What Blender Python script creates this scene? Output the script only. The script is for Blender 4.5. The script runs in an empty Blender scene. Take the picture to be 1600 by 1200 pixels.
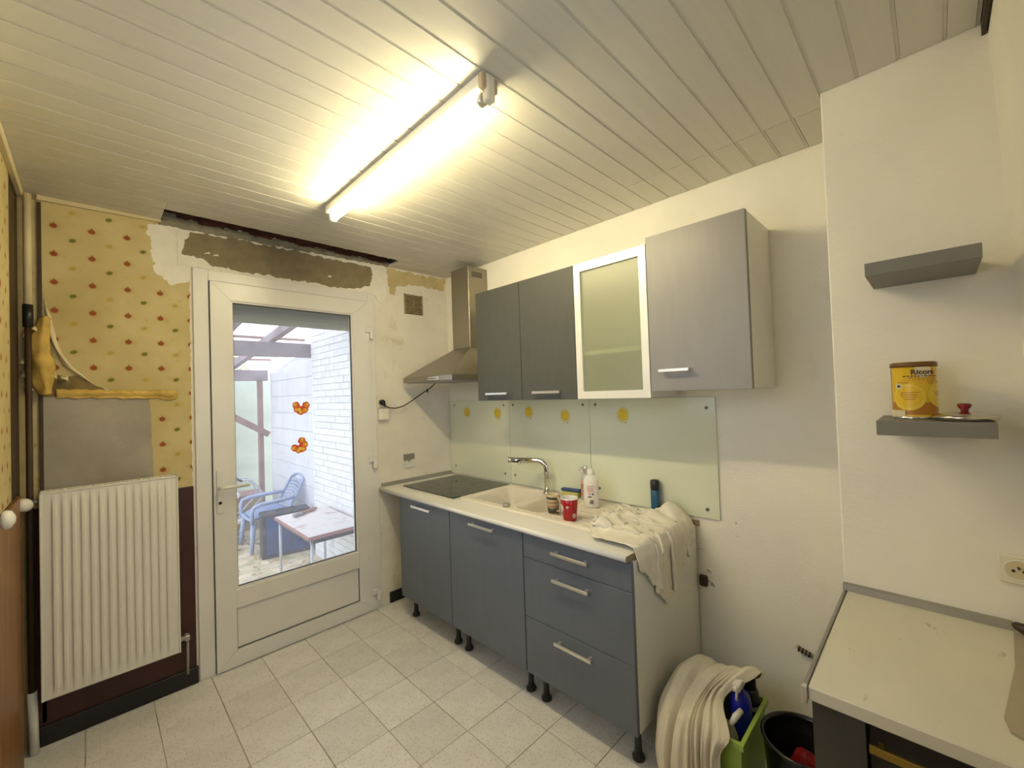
import bpy, bmesh, math, random
from mathutils import Vector, Matrix, noise
from mathutils.geometry import tessellate_polygon
random.seed(7)
S = bpy.context.scene
COL = S.collection
# ------------------------------------------------------------------ camera, sky, exposure
F_PX, YAW, PITCH, ROLL = 658.4832, 44.9118, 1.1457, -1.9536
cam = bpy.data.cameras.new('camera')
cam.sensor_width = 36.0
cam.lens = F_PX / 1600 * 36.0
cam.clip_start = 0.02
camo = bpy.data.objects.new('camera', cam)
COL.objects.link(camo)
_y, _p, _r = (math.radians(a) for a in (YAW, PITCH, ROLL))
fw = Vector((math.sin(_y) * math.cos(_p), math.cos(_y) * math.cos(_p), math.sin(_p)))
ri = Vector((math.cos(_y), -math.sin(_y), 0)); up = ri.cross(fw)
r2 = ri * math.cos(_r) + up * math.sin(_r); u2 = up * math.cos(_r) - ri * math.sin(_r)
m = Matrix((r2, u2, -fw)).transposed().to_4x4()
m.translation = Vector((-2.1283, -2.881, 1.5069))
camo.matrix_world = m
S.camera = camo
W = bpy.data.worlds.new('overcast_sky'); S.world = W; W.use_nodes = True
bg = W.node_tree.nodes['Background']
bg.inputs[0].default_value = (0.85, 0.90, 1.0, 1)
bg.inputs[1].default_value = 1.2
TUBE_STRENGTH = 31.0
TUBE_COLOR = (1.0, 0.85, 0.49)
S.view_settings.view_transform = 'Standard'
S.view_settings.look = 'None'
S.view_settings.exposure = 1.52
S.view_settings.gamma = 1.0
S.view_settings.use_curve_mapping = False
# daylight enters by the glazed door: a sampling portal in its opening
pl = bpy.data.lights.new('door_daylight_portal', 'AREA'); pl.shape = 'RECTANGLE'; pl.size = 0.74; pl.size_y = 1.68
pl.cycles.is_portal = True
po = bpy.data.objects.new('door_daylight_portal', pl); COL.objects.link(po)
pl3 = bpy.data.lights.new('rear_fill_window_portal', 'AREA'); pl3.shape = 'RECTANGLE'; pl3.size = 1.05; pl3.size_y = 1.2  # sampling portal for the rear window added as fill light
pl3.cycles.is_portal = True
po3 = bpy.data.objects.new('rear_fill_window_portal', pl3); COL.objects.link(po3)
po3.location = (-1.475, -3.20, 1.55); po3.rotation_euler = (math.radians(90), 0, 0)
po.location = (-1.19, 0.30, 1.25)
pl2 = bpy.data.lights.new('left_fill_window_portal', 'AREA'); pl2.shape = 'RECTANGLE'; pl2.size = 1.5; pl2.size_y = 1.1  # sampling portal for the left wall window added as fill light
pl2.cycles.is_portal = True
po2 = bpy.data.objects.new('left_fill_window_portal', pl2); COL.objects.link(po2)
po2.location = (-2.53, -1.70, 1.72); po2.rotation_euler = (math.radians(90), 0, math.radians(-90))
po.location = (-1.19, 0.30, 1.25); po.rotation_euler = (math.radians(-90), 0, 0)

# ------------------------------------------------------------------ helpers
def tag(o, label=None, cat=None, group=None, kind=None):
    if label: o['label'] = label
    if cat: o['category'] = cat
    if group: o['group'] = group
    if kind: o['kind'] = kind
    return o

class MB:
    def __init__(s): s.b = bmesh.new()
    def merge(s, t, mi=0):
        base = len(s.b.verts)
        vm = {}
        for v in t.verts: vm[v] = s.b.verts.new(v.co)
        for f in t.faces:
            try:
                nf = s.b.faces.new([vm[v] for v in f.verts]); nf.smooth = f.smooth; nf.material_index = mi
            except ValueError: pass
        t.free()
        return s
    def box(s, x0, x1, y0, y1, z0, z1, bev=0, seg=1, mi=0, M=None):
        t = bmesh.new()
        bmesh.ops.create_cube(t, size=1)
        for v in t.verts:
            v.co = Vector(((x0 + x1) / 2 + v.co.x * (x1 - x0), (y0 + y1) / 2 + v.co.y * (y1 - y0), (z0 + z1) / 2 + v.co.z * (z1 - z0)))
        if bev: bmesh.ops.bevel(t, geom=list(t.edges), offset=bev, segments=seg, affect='EDGES', profile=.5)
        if M is not None: bmesh.ops.transform(t, matrix=M, verts=t.verts)
        bmesh.ops.recalc_face_normals(t, faces=t.faces)
        return s.merge(t, mi)
    def tube(s, pts, r, n=10, smooth=True, mi=0, cap=True):
        pts = [Vector(p) for p in pts]
        rs = r if isinstance(r, (list, tuple)) else [r] * len(pts)
        t = bmesh.new(); rings = []
        ref = None
        for i, p in enumerate(pts):
            a = pts[max(0, i - 1)]; c = pts[min(len(pts) - 1, i + 1)]
            d = (c - a).normalized()
            if ref is None:
                ref = Vector((0, 0, 1)) if abs(d.z) < .9 else Vector((1, 0, 0))
            x = d.cross(ref).normalized(); yv = x.cross(d).normalized(); ref = yv
            rings.append([t.verts.new(p + (x * math.cos(2 * math.pi * k / n) + yv * math.sin(2 * math.pi * k / n)) * rs[i]) for k in range(n)])
        for a, b in zip(rings, rings[1:]):
            for k in range(n):
                f = t.faces.new((a[k], a[(k + 1) % n], b[(k + 1) % n], b[k])); f.smooth = smooth
        if cap:
            t.faces.new(rings[0][::-1]); t.faces.new(rings[-1])
        bmesh.ops.recalc_face_normals(t, faces=t.faces)
        return s.merge(t, mi)
    def lathe(s, prof, c=(0, 0, 0), n=24, smooth=True, mi=0, M=None, sx=1, sy=1):
        t = bmesh.new(); rings = []
        for r, z in prof:
            if r < 1e-6: rings.append([t.verts.new((0, 0, z))])
            else: rings.append([t.verts.new((r * sx * math.cos(2 * math.pi * k / n), r * sy * math.sin(2 * math.pi * k / n), z)) for k in range(n)])
        for a, b in zip(rings, rings[1:]):
            for k in range(n):
                k2 = (k + 1) % n
                vs = [a[0] if len(a) == 1 else a[k]]
                if len(a) > 1: vs.append(a[k2])
                if len(b) > 1: vs += [b[k2], b[k]]
                else: vs.append(b[0])
                f = t.faces.new(vs); f.smooth = smooth
        bmesh.ops.recalc_face_normals(t, faces=t.faces)
        MM = Matrix.Translation(c) @ M if M is not None else Matrix.Translation(c)
        bmesh.ops.transform(t, matrix=MM, verts=t.verts)
        return s.merge(t, mi)
    def prism(s, poly, axis, a, b, mi=0, M=None):
        t = bmesh.new()
        def P(u, v, w):
            return {'x': (w, u, v), 'y': (u, w, v), 'z': (u, v, w)}[axis]
        A = [t.verts.new(P(u, v, a)) for u, v in poly]; B = [t.verts.new(P(u, v, b)) for u, v in poly]
        n = len(poly)
        if n > 4:
            for tri in tessellate_polygon([[Vector((u, v, 0)) for u, v in poly]]):
                t.faces.new([A[k] for k in tri]); t.faces.new([B[k] for k in reversed(tri)])
        else:
            t.faces.new(A); t.faces.new(B[::-1])
        for i in range(n): t.faces.new((A[i], A[(i + 1) % n], B[(i + 1) % n], B[i]))
        bmesh.ops.recalc_face_normals(t, faces=t.faces)
        if M is not None: bmesh.ops.transform(t, matrix=M, verts=t.verts)
        return s.merge(t, mi)
    def grid(s, fn, nu, nv, smooth=True, mi=0):
        t = bmesh.new()
        vs = [[t.verts.new(fn(i / nu, j / nv)) for j in range(nv + 1)] for i in range(nu + 1)]
        for i in range(nu):
            for j in range(nv):
                f = t.faces.new((vs[i][j], vs[i + 1][j], vs[i + 1][j + 1], vs[i][j + 1])); f.smooth = smooth
        return s.merge(t, mi)
    def poly(s, pts, mi=0):
        vs = [s.b.verts.new(p) for p in pts]
        f = s.b.faces.new(vs); f.material_index = mi
        return s
    def build(s, name, mat, parent=None, label=None, local=False):
        me = bpy.data.meshes.new(name)
        if parent is not None and not local:
            L = Vector(parent['_base']) if '_base' in parent else Vector((0, 0, 0))
            bmesh.ops.translate(s.b, vec=-L, verts=s.b.verts)
        s.b.to_mesh(me); s.b.free()
        for mm in (mat if isinstance(mat, (list, tuple)) else [mat]): me.materials.append(mm)
        o = bpy.data.objects.new(name, me); COL.objects.link(o)
        if parent is not None:
            o.parent = parent
            if '_base' in parent: o['_base'] = parent['_base']
        if label: o['label'] = label
        return o

BASES = []
def thing(name, loc, label, cat, group=None):
    o = bpy.data.objects.new(name, None); COL.objects.link(o)
    o.location = loc; o.empty_display_size = .05
    o['_base'] = tuple(loc)
    return tag(o, label, cat, group)

def single(mb, name, mat, loc, label, cat, group=None):
    me = bpy.data.meshes.new(name)
    bmesh.ops.translate(mb.b, vec=-Vector(loc), verts=mb.b.verts)
    mb.b.to_mesh(me); mb.b.free()
    for mm in (mat if isinstance(mat, (list, tuple)) else [mat]): me.materials.append(mm)
    o = bpy.data.objects.new(name, me); COL.objects.link(o); o.location = loc
    o['_base'] = tuple(loc)
    return tag(o, label, cat, group)

def struct(mb, name, mat):
    o = mb.build(name, mat); o['kind'] = 'structure'; return o

def copy_tree(o, parent=None):
    c = o.copy(); COL.objects.link(c); c.parent = parent
    for ch in list(o.children): copy_tree(ch, c)
    return c

def jag(poly, amp=.006, step=.02, seed=0):
    """ragged outline: every edge is cut up and pushed along its own normal"""
    out = []
    n = len(poly)
    for i in range(n):
        a = Vector((poly[i][0], poly[i][1], 0)); b = Vector((poly[(i + 1) % n][0], poly[(i + 1) % n][1], 0))
        d = b - a; L = d.length
        nr = Vector((-d.y, d.x, 0)) / max(L, 1e-9)
        k = max(1, int(L / (step * .5)))
        for j in range(k):
            p = a.lerp(b, j / k)
            f = noise.noise(Vector((p.x * 31, p.y * 31, seed))) + .7 * noise.noise(Vector((p.x * 83, p.y * 83, seed + 5))) + .35 * noise.noise(Vector((p.x * 210, p.y * 210, seed + 7)))
            e = min(1, min(j, k - j) / 1.5) if k > 1 else 0
            q = p + nr * f * amp * 1.6 * e
            out.append((q.x, q.y))
    return out

def net(ctrl, nu, nv, amp=0., sc=10., seed=0, amp2=0.):
    """smooth surface through a grid of control points, with crumple noise along its normals"""
    R, Cn = len(ctrl), len(ctrl[0])
    P = [[Vector(c) for c in row] for row in ctrl]
    def cr(p0, p1, p2, p3, t):
        return .5 * ((2 * p1) + (p2 - p0) * t + (2 * p0 - 5 * p1 + 4 * p2 - p3) * t * t + (3 * p1 - p0 - 3 * p2 + p3) * t ** 3)
    def line(row, t):
        n = len(row); x = t * (n - 1); i = min(int(x), n - 2); f = x - i
        return cr(row[max(i - 1, 0)], row[i], row[i + 1], row[min(i + 2, n - 1)], f)
    def base(u, v):
        return line([line(P[i], v) for i in range(R)], u)
    def fn(u, v):
        p = base(u, v)
        if amp or amp2:
            e = 1e-3
            du = base(min(u + e, 1), v) - base(max(u - e, 0), v); dv = base(u, min(v + e, 1)) - base(u, max(v - e, 0))
            n = du.cross(dv)
            if n.length > 1e-12:
                n.normalize()
                q = p * sc + Vector((seed, seed * 2, seed * 3))
                d = noise.noise(q) * amp + (1 - abs(noise.noise(q * 2.3)) * 2) * amp2
                p = p + n * d
        return p
    mb = MB(); mb.grid(fn, nu, nv)
    return mb

def thicken(mb, t):
    """give a sheet real thickness: a second skin along the vertex normals, joined round the open edges"""
    b = mb.b
    bmesh.ops.recalc_face_normals(b, faces=b.faces)
    b.normal_update()
    vs = list(b.verts); fs = list(b.faces); es = [e for e in b.edges if len(e.link_faces) == 1]
    lk = {e: e.link_loops[0] for e in es}
    tw = {v: b.verts.new(v.co - v.normal * t) for v in vs}
    rim = [(lk[e].vert, lk[e].link_loop_next.vert) for e in es]
    for f in fs:
        nf = b.faces.new([tw[v] for v in reversed(f.verts)]); nf.smooth = True; f.smooth = True
    for u, v in rim:
        b.faces.new((v, u, tw[u], tw[v])).smooth = True
    return mb

import numpy as np
def cloth_sim(P, la, lb, boxes=(), balls=(), planes=(), steps=260, iters=14, damp=.985, fric=.55, bend=.25, seed=1):
    """drape a rectangular cloth (n x m points) with position based dynamics; returns settled points"""
    n, m = P.shape[:2]
    rs = np.random.RandomState(seed)
    P = P + rs.normal(0, .0008, P.shape); Q = P.copy()
    ld = math.hypot(la, lb)
    cons = []
    def add(sa, sb, L, k): cons.append((sa, sb, L, k))
    S_ = slice
    for o in (0, 1):
        e = (n - o) // 2
        add((S_(o, o + 2 * e, 2), S_(None)), (S_(o + 1, o + 2 * e, 2), S_(None)), la, 1.)
        e = (m - o) // 2
        add((S_(None), S_(o, o + 2 * e, 2)), (S_(None), S_(o + 1, o + 2 * e, 2)), lb, 1.)
        e = (n - o) // 2
        add((S_(o, o + 2 * e, 2), S_(0, m - 1)), (S_(o + 1, o + 2 * e, 2), S_(1, m)), ld, .4)
        add((S_(o, o + 2 * e, 2), S_(1, m)), (S_(o + 1, o + 2 * e, 2), S_(0, m - 1)), ld, .4)
    for o in range(4):
        e = (n - o) // 4
        if e: add((S_(o, o + 4 * e, 4), S_(None)), (S_(o + 2, o + 4 * e, 4), S_(None)), 2 * la, bend)
        e = (m - o) // 4
        if e: add((S_(None), S_(o, o + 4 * e, 4)), (S_(None), S_(o + 2, o + 4 * e, 4)), 2 * lb, bend)
    g = np.array([0, 0, -9.8 / 3600])
    def collide(P, Q, P0):
        hit = np.zeros(P.shape[:2], bool)
        for (x0, x1, y0, y1, z0, z1) in boxes:
            lo = np.array([x0, y0, z0]); hi = np.array([x1, y1, z1])
            ins = np.all((P > lo) & (P < hi), -1)
            if not ins.any(): continue
            q = P[ins]
            d = np.concatenate([q - lo, hi - q], -1)
            k = d.argmin(-1)
            ax = k % 3
            r_ = np.arange(len(q))
            q[r_, ax] = np.where(k < 3, lo[ax], hi[ax])
            P[ins] = q; hit |= ins
        for (c, r) in balls:
            d = P - np.array(c); L = np.linalg.norm(d, axis=-1); ins = L < r
            if ins.any(): P[ins] = np.array(c) + d[ins] / L[ins][:, None] * r; hit |= ins
        for ax, sg, v in planes:
            ins = (P[..., ax] - v) * sg < 0
            P[..., ax] = np.where(ins, v, P[..., ax]); hit |= ins
        P[hit] += (P0[hit] - P[hit]) * fric
        Q[hit] = P[hit] - (P[hit] - Q[hit]) * .3
    for st in range(steps):
        V = (P - Q) * damp
        sp = np.linalg.norm(V, axis=-1, keepdims=True); V *= np.minimum(1, .018 / np.maximum(sp, 1e-9))
        P0 = P.copy(); Q = P.copy(); P = P + V + g
        for it in range(iters):
            for sa, sb, L, k in cons:
                A = P[sa]; B = P[sb]; d = B - A; l = np.linalg.norm(d, axis=-1, keepdims=True)
                c = d * np.clip(.5 * k * (l - L) / np.maximum(l, 1e-6), -.5, .5)
                P[sa] += c; P[sb] -= c
            if it % 4 == 3 or it == iters - 1: collide(P, Q, P0)
    return P
def cloth_mesh(P, keep=None):
    mb = MB()
    n, m = P.shape[:2]
    vs = [[mb.b.verts.new(P[i, j]) for j in range(m)] for i in range(n)]
    for i in range(n - 1):
        for j in range(m - 1):
            if keep and not keep((i + .5) / (n - 1), (j + .5) / (m - 1)): continue
            f = mb.b.faces.new((vs[i][j], vs[i + 1][j], vs[i + 1][j + 1], vs[i][j + 1])); f.smooth = True
    bmesh.ops.delete(mb.b, geom=[v for v in mb.b.verts if not v.link_faces], context='VERTS')
    return mb

def text_mb(s, size, mapper, bold=0.0, align='CENTER'):
    cu = bpy.data.curves.new('lettering', 'FONT'); cu.body = s; cu.size = size; cu.align_x = align; cu.offset = bold; cu.resolution_u = 3
    ob = bpy.data.objects.new('lettering', cu); COL.objects.link(ob)
    bpy.context.view_layer.update()
    me = bpy.data.meshes.new_from_object(ob.evaluated_get(bpy.context.evaluated_depsgraph_get()))
    mb = MB()
    vs = [mb.b.verts.new(mapper(v.co.x, v.co.y)) for v in me.vertices]
    for p in me.polygons:
        try: mb.b.faces.new([vs[i] for i in p.vertices])
        except ValueError: pass
    bpy.data.objects.remove(ob); bpy.data.curves.remove(cu); bpy.data.meshes.remove(me)
    return mb

# ------------------------------------------------------------------ materials
class NT:
    def __init__(s, name):
        s.m = bpy.data.materials.new(name); s.m.use_nodes = True
        s.t = s.m.node_tree; s.n = s.t.nodes; s.bsdf = s.n['Principled BSDF']; s.out = s.n['Material Output']
    def new(s, typ, **kw):
        n = s.n.new(typ)
        for k, v in kw.items(): setattr(n, k, v)
        return n
    def put(s, sock, v):
        if isinstance(v, bpy.types.NodeSocket): s.t.links.new(v, sock)
        else: sock.default_value = v
    def math(s, op, a, b=0., c=0., clamp=False):
        n = s.new('ShaderNodeMath', operation=op, use_clamp=clamp)
        s.put(n.inputs[0], a); s.put(n.inputs[1], b); s.put(n.inputs[2], c)
        return n.outputs[0]
    def mix(s, f, a, b):
        n = s.new('ShaderNodeMix', data_type='RGBA')
        s.put(n.inputs[0], f)
        for i, v in ((6, a), (7, b)):
            s.put(n.inputs[i], v if isinstance(v, bpy.types.NodeSocket) else (*v, 1) if len(v) == 3 else v)
        return n.outputs[2]
    def coord(s, kind='Object'): return s.new('ShaderNodeTexCoord').outputs[kind]
    def noise(s, scale=10, detail=3, vec=None, rough=.55, dim=None):
        n = s.new('ShaderNodeTexNoise'); n.inputs['Scale'].default_value = scale; n.inputs['Detail'].default_value = detail
        n.inputs['Roughness'].default_value = rough
        s.t.links.new(vec if vec is not None else s.coord(), n.inputs['Vector'])
        return n.outputs['Fac']
    def ramp(s, f, lo, hi, a=0., b=1.):
        n = s.new('ShaderNodeMapRange'); n.clamp = True
        s.put(n.inputs[0], f); n.inputs[1].default_value = lo; n.inputs[2].default_value = hi; n.inputs[3].default_value = a; n.inputs[4].default_value = b
        return n.outputs[0]
    def scale(s, vec, v):
        n = s.new('ShaderNodeMapping'); n.inputs['Scale'].default_value = v; s.t.links.new(vec, n.inputs['Vector']); return n.outputs[0]
    def bump(s, h, strength=.3, dist=.01):
        n = s.new('ShaderNodeBump'); n.inputs['Strength'].default_value = strength; n.inputs['Distance'].default_value = dist
        s.t.links.new(h, n.inputs['Height']); s.t.links.new(n.outputs[0], s.bsdf.inputs['Normal'])
    def set(s, **kw):
        for k, v in kw.items():
            k = {'col': 'Base Color', 'rough': 'Roughness', 'metal': 'Metallic', 'spec': 'Specular IOR Level', 'trans': 'Transmission Weight', 'coat': 'Coat Weight'}.get(k, k)
            if k == 'Base Color' and not isinstance(v, bpy.types.NodeSocket): v = (*v, 1) if len(v) == 3 else v
            s.put(s.bsdf.inputs[k], v)
        return s

def lin(*c): return tuple(((x / 255) / 12.92 if x / 255 <= .04045 else ((x / 255 + .055) / 1.055) ** 2.4) for x in c)

def mat(name, col, rough=.5, metal=0., spec=.5, var=.08, vs=6., bump=0., bs=60., stretch=None, dirt=None, dirt_s=3., dirt_lo=.58, dirt_hi=.72, rand=0.):
    t = NT(name); t.set(rough=rough, metal=metal, spec=spec)
    v = t.coord()
    if stretch: v = t.scale(v, stretch)
    f = t.noise(vs, 4, v)
    a = tuple(max(0, c * (1 - var)) for c in col); b = tuple(min(1, c * (1 + var)) for c in col)
    c = t.mix(t.ramp(f, .3, .7), a, b)
    if dirt: c = t.mix(t.ramp(t.noise(dirt_s, 5, v, .65), dirt_lo, dirt_hi), c, dirt)
    if rand:
        r = t.new('ShaderNodeObjectInfo').outputs['Random']
        h = t.new('ShaderNodeHueSaturation'); t.put(h.inputs['Value'], t.ramp(r, 0, 1, 1 - rand, 1 + rand)); t.put(h.inputs['Color'], c); c = h.outputs[0]
    t.set(col=c)
    if bump: t.bump(t.noise(bs, 3, v), bump, .004)
    return t.m

M = {}
M['wall'] = mat('warm_white_wall_paint', (.86, .825, .715), .92, spec=.15, var=.04, vs=3, bump=.25, bs=90, dirt=(.72, .67, .54), dirt_s=2.5, dirt_lo=.62, dirt_hi=.85)
M['wall_rough'] = mat('patchy_old_wall_paint', (.80, .76, .66), .92, spec=.15, var=.07, vs=4, bump=.35, bs=60, dirt=(.52, .44, .27), dirt_s=5, dirt_lo=.58, dirt_hi=.8)
M['plaster'] = mat('fresh_white_filler', (.85, .82, .73), .85, var=.05, vs=12, bump=.4, bs=50)
M['cement'] = mat('raw_brown_grey_cement', (.27, .22, .13), .9, var=.15, vs=14, bump=.4, bs=70)
M['bare'] = mat('bare_grey_plaster', (.36, .33, .27), .8, var=.14, vs=5, bump=.15, bs=80, dirt=(.55, .52, .44), dirt_s=4, dirt_lo=.60, dirt_hi=.75)
M['yellow_patch'] = mat('old_yellow_distemper', (.56, .46, .24), .8, var=.14, vs=9, dirt=(.42, .31, .10), dirt_s=14)
M['mortar'] = mat('grey_rubble_mortar', (.28, .25, .19), .9, var=.3, vs=20, bump=.8, bs=40)
M['old_brick'] = mat('dark_red_broken_brick', (.10, .035, .02), .9, var=.4, vs=20, bump=.8, bs=40)
M['ceiling'] = mat('cream_painted_board', (.66, .635, .555), .42, var=.03, vs=4, bump=.05, bs=30, stretch=(1, 8, 8), rand=.025)
M['void'] = mat('dark_ceiling_void', (.05, .035, .02), .9)
M['trim_paint'] = mat('cream_trim_paint', (.66, .56, .34), .6)
M['yellow_paper'] = mat('yellowed_torn_paper', (.62, .42, .10), .75, var=.22, vs=14, bump=.4, bs=20)
M['old_paper'] = mat('dark_ochre_old_paper', (.20, .14, .05), .8, var=.3, vs=14)
M['paper_back'] = mat('pale_paper_backing', (.68, .58, .36), .8, var=.10, vs=10)
M['dado'] = mat('dark_red_brown_varnish', (.050, .012, .007), .45, var=.3, vs=6, stretch=(1, 1, .3))
M['skirting'] = mat('black_skirting_paint', (.010, .008, .007), .5)
M['wood_left'] = mat('orange_brown_wood_panel', (.24, .105, .022), .45, var=.35, vs=10, stretch=(4, 4, .35))
M['corner_dark'] = mat('dark_brown_corner_wood', (.055, .03, .010), .6, var=.3)
M['pvc'] = mat('white_pvc', (.80, .785, .745), .30, var=.02)
M['seal'] = mat('grey_seal', (.10, .10, .10), .6)
M['pvc_grey'] = mat('grey_green_shutter_slat', (.40, .42, .38), .5, var=.03)
M['white_metal'] = mat('white_enamel', (.80, .78, .70), .32, var=.02)
M['rad_gap'] = mat('radiator_side_enamel', (.66, .63, .55), .4)
M['cab_daylit'] = mat('matt_slate_daylit_front', (.125, .145, .175), .42, spec=.6, var=.04, vs=30, stretch=(1, 1, .2))  # slate front with the blue cast of daylight put into its colour
M['cab_grey'] = mat('matt_slate_grey_front', (.080, .082, .074), .46, spec=.35, var=.04, vs=30, stretch=(1, 1, .2))
M['cab_sheen'] = mat('satin_grey_front_with_sheen', (.265, .25, .235), .42, spec=.7, var=.04, vs=30, stretch=(1, 1, .2))  # grey front lightened, the door's sheen put into its colour
M['cab_edge'] = mat('dark_grey_edge_band', (.09, .085, .07), .5)
M['cab_dark'] = mat('dark_grey_front', (.06, .056, .045), .5)
M['cab_shaded'] = mat('dark_grey_front_shaded', (.022, .019, .013), .5)  # dark grey front darkened, recess shadow put into its colour
M['carcass'] = mat('white_melamine', (.72, .71, .66), .45, var=.03)
M['inside'] = mat('white_cabinet_inside', (.74, .73, .66), .6)
M['alu'] = mat('brushed_aluminium', (.78, .76, .72), .30, metal=.85, var=.03)
M['alu_frame'] = mat('pale_aluminium_frame', (.84, .82, .74), .35, metal=.25, var=.02)
M['chrome'] = mat('chrome', (.72, .71, .69), .10, metal=1., var=.02)
M['steel'] = mat('brushed_steel', (.34, .31, .25), .36, metal=.85, var=.05, vs=30, stretch=(1, 1, 12))
M['steel_dull'] = mat('grey_steel_strip', (.36, .34, .30), .4, metal=.6)
M['black_plastic'] = mat('black_plastic', (.012, .012, .012), .35)
M['brown_plastic'] = mat('dark_brown_plastic', (.045, .022, .012), .4)
M['hob'] = mat('black_ceramic_glass', (.008, .008, .006), .06, spec=.6)
M['counter'] = mat('white_marbled_laminate', (.78, .765, .71), .34, var=.03, vs=5, dirt=(.56, .52, .44), dirt_s=7, dirt_lo=.66, dirt_hi=.80)
M['counter_edge'] = mat('brown_cut_chipboard_edge', (.30, .23, .12), .8, var=.25, vs=60)
M['counter_right'] = mat('stained_pale_worktop', (.66, .63, .51), .4, var=.03, vs=4, dirt=(.47, .44, .34), dirt_s=9, dirt_lo=.66, dirt_hi=.72, stretch=(1, 2.2, 1))
M['sink'] = mat('beige_composite_stone', (.74, .68, .57), .45, var=.03, vs=60)
M['cloth'] = mat('unbleached_cotton', (.77, .72, .61), .95, spec=.1, var=.07, vs=7, bump=.15, bs=200, dirt=(.52, .45, .34), dirt_s=9, dirt_lo=.66, dirt_hi=.82)
M['sheet'] = mat('cream_cotton_sheet', (.72, .66, .53), .95, spec=.1, var=.05, vs=5, bump=.15, bs=200)
M['red'] = mat('glossy_red_glaze', (.36, .008, .010), .16, var=.05)
M['white_gloss'] = mat('white_glaze', (.82, .79, .72), .2)
M['brown_mug'] = mat('beige_stoneware', (.50, .40, .26), .35)
M['mug_band'] = mat('dark_green_print', (.05, .045, .02), .35)
M['mug_band2'] = mat('orange_brown_print', (.32, .13, .04), .35)
M['bottle_white'] = mat('white_bottle_plastic', (.82, .79, .70), .35)
M['bottle_pink'] = mat('pink_label_print', (.70, .32, .30), .5)
M['ink'] = mat('dark_label_ink', (.03, .025, .03), .5)
M['spray_grey'] = mat('grey_clear_plastic', (.50, .50, .46), .3)
M['spray_label'] = mat('floral_pink_label', (.62, .30, .22), .45, var=.7, vs=60)
M['sponge_y'] = mat('yellow_green_sponge', (.55, .50, .16), .9, bump=.6, bs=200)
M['blue_dark'] = mat('blue_brush_plastic', (.03, .07, .20), .45)
M['blue_bottle'] = mat('blue_tinted_plastic', (.02, .10, .19), .25)
M['cobalt'] = mat('cobalt_blue_plastic', (.008, .016, .30), .3)
M['lime'] = mat('lime_green_plastic', (.36, .52, .09), .4)
M['black_bin'] = mat('glossy_black_bin_plastic', (.006, .006, .006), .22)
M['dark_red'] = mat('dark_red_wrapper', (.22, .008, .010), .35, var=.4, vs=30)
M['foil'] = mat('crumpled_silver_wrapper', (.55, .55, .48), .25, metal=.6)
M['shelf'] = mat('grey_floating_shelf', (.20, .19, .16), .5, var=.04, vs=30, stretch=(1, .2, 1))
M['can'] = mat('yellow_printed_tin', (.78, .50, .02), .30, var=.03)
M['can_light'] = mat('lighter_yellow_print', (.82, .60, .05), .30, var=.08)
M['can_orange'] = mat('orange_brown_print_tin', (.48, .19, .015), .32, var=.12)
M['can_lid'] = mat('brown_plastic_lid', (.17, .075, .012), .4)
M['can_ink'] = mat('brown_lettering', (.07, .03, .012), .4)
M['can_cream'] = mat('pale_print', (.72, .64, .42), .35)
M['glass_lid'] = mat('lid_steel', (.55, .52, .45), .18, metal=1.)
M['ivory'] = mat('ivory_socket_plastic', (.78, .74, .58), .35)
M['tape'] = mat('beige_taupe', (.40, .34, .25), .7, var=.06)
M['brass'] = mat('brass_handle', (.34, .23, .04), .35, metal=.6)
M['backsplash'] = mat('pale_green_back_painted_glass', (.74, .77, .60), .08, spec=.5, var=.015)
M['sun_y'] = mat('sun_yellow', (.72, .52, .03), .4, var=.12, vs=60)
M['sun_pale'] = mat('sun_pale_rays', (.66, .64, .34), .4)
M['scuff'] = mat('grey_scuff', (.46, .43, .38), .9, var=.3, vs=80)
M['screw'] = mat('screw_cap_steel', (.24, .23, .20), .3, metal=.8)
M['bf_red'] = mat('sticker_red', (.78, .07, .03), .5)
M['bf_orange'] = mat('sticker_orange', (.95, .36, .03), .5)
M['bf_yellow'] = mat('sticker_yellow', (.98, .74, .14), .5)
M['ext_brick'] = mat('white_painted_brick', (.82, .84, .86), .8, var=.05, vs=5, bump=.4, bs=40, rand=.05)
M['ext_mortar'] = mat('white_painted_mortar', (.60, .615, .64), .9)
M['ext_render'] = mat('white_block_wall', (.74, .76, .82), .85, var=.06, vs=3, bump=.5, bs=25)
M['ext_wood'] = mat('weathered_violet_grey_timber', (.30, .25, .28), .75, var=.2, vs=6, stretch=(1, .3, 1), rand=.1)
M['ext_wood_red'] = mat('red_brown_timber', (.32, .20, .18), .75, var=.2, vs=6)
M['ext_green'] = mat('pale_green_screen_sheet', (.58, .66, .56), .6, var=.12, vs=3)
M['ground'] = mat('pale_sandy_yard', (.62, .53, .38), .95, var=.3, vs=9, bump=1., bs=25, dirt=(.34, .36, .18), dirt_s=5, dirt_lo=.5, dirt_hi=.65)
M['leaf_dry'] = mat('dry_leaves', (.46, .33, .16), .9, var=.5, vs=2)
M['leaf'] = mat('bright_leaves', (.42, .55, .20), .8, var=.35, vs=4)
M['bark'] = mat('grey_bark', (.20, .16, .12), .9)
M['chair'] = mat('pale_blue_plastic', (.34, .42, .62), .4, var=.04)
M['cushion'] = mat('dusty_blue_cushion', (.22, .29, .46), .8, var=.12)
M['case'] = mat('dark_blue_case', (.022, .055, .19), .5, var=.3, vs=9)
M['case_dark'] = mat('worn_black_case_edge', (.035, .03, .04), .6, var=.4, dirt=(.22, .13, .10), dirt_s=9)
M['table_top'] = mat('worn_white_table_top', (.70, .66, .66), .6, var=.08, vs=5, dirt=(.42, .28, .26), dirt_s=5, dirt_lo=.52, dirt_hi=.66)
M['table_rim'] = mat('red_brown_table_rim', (.34, .17, .15), .5)
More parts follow.
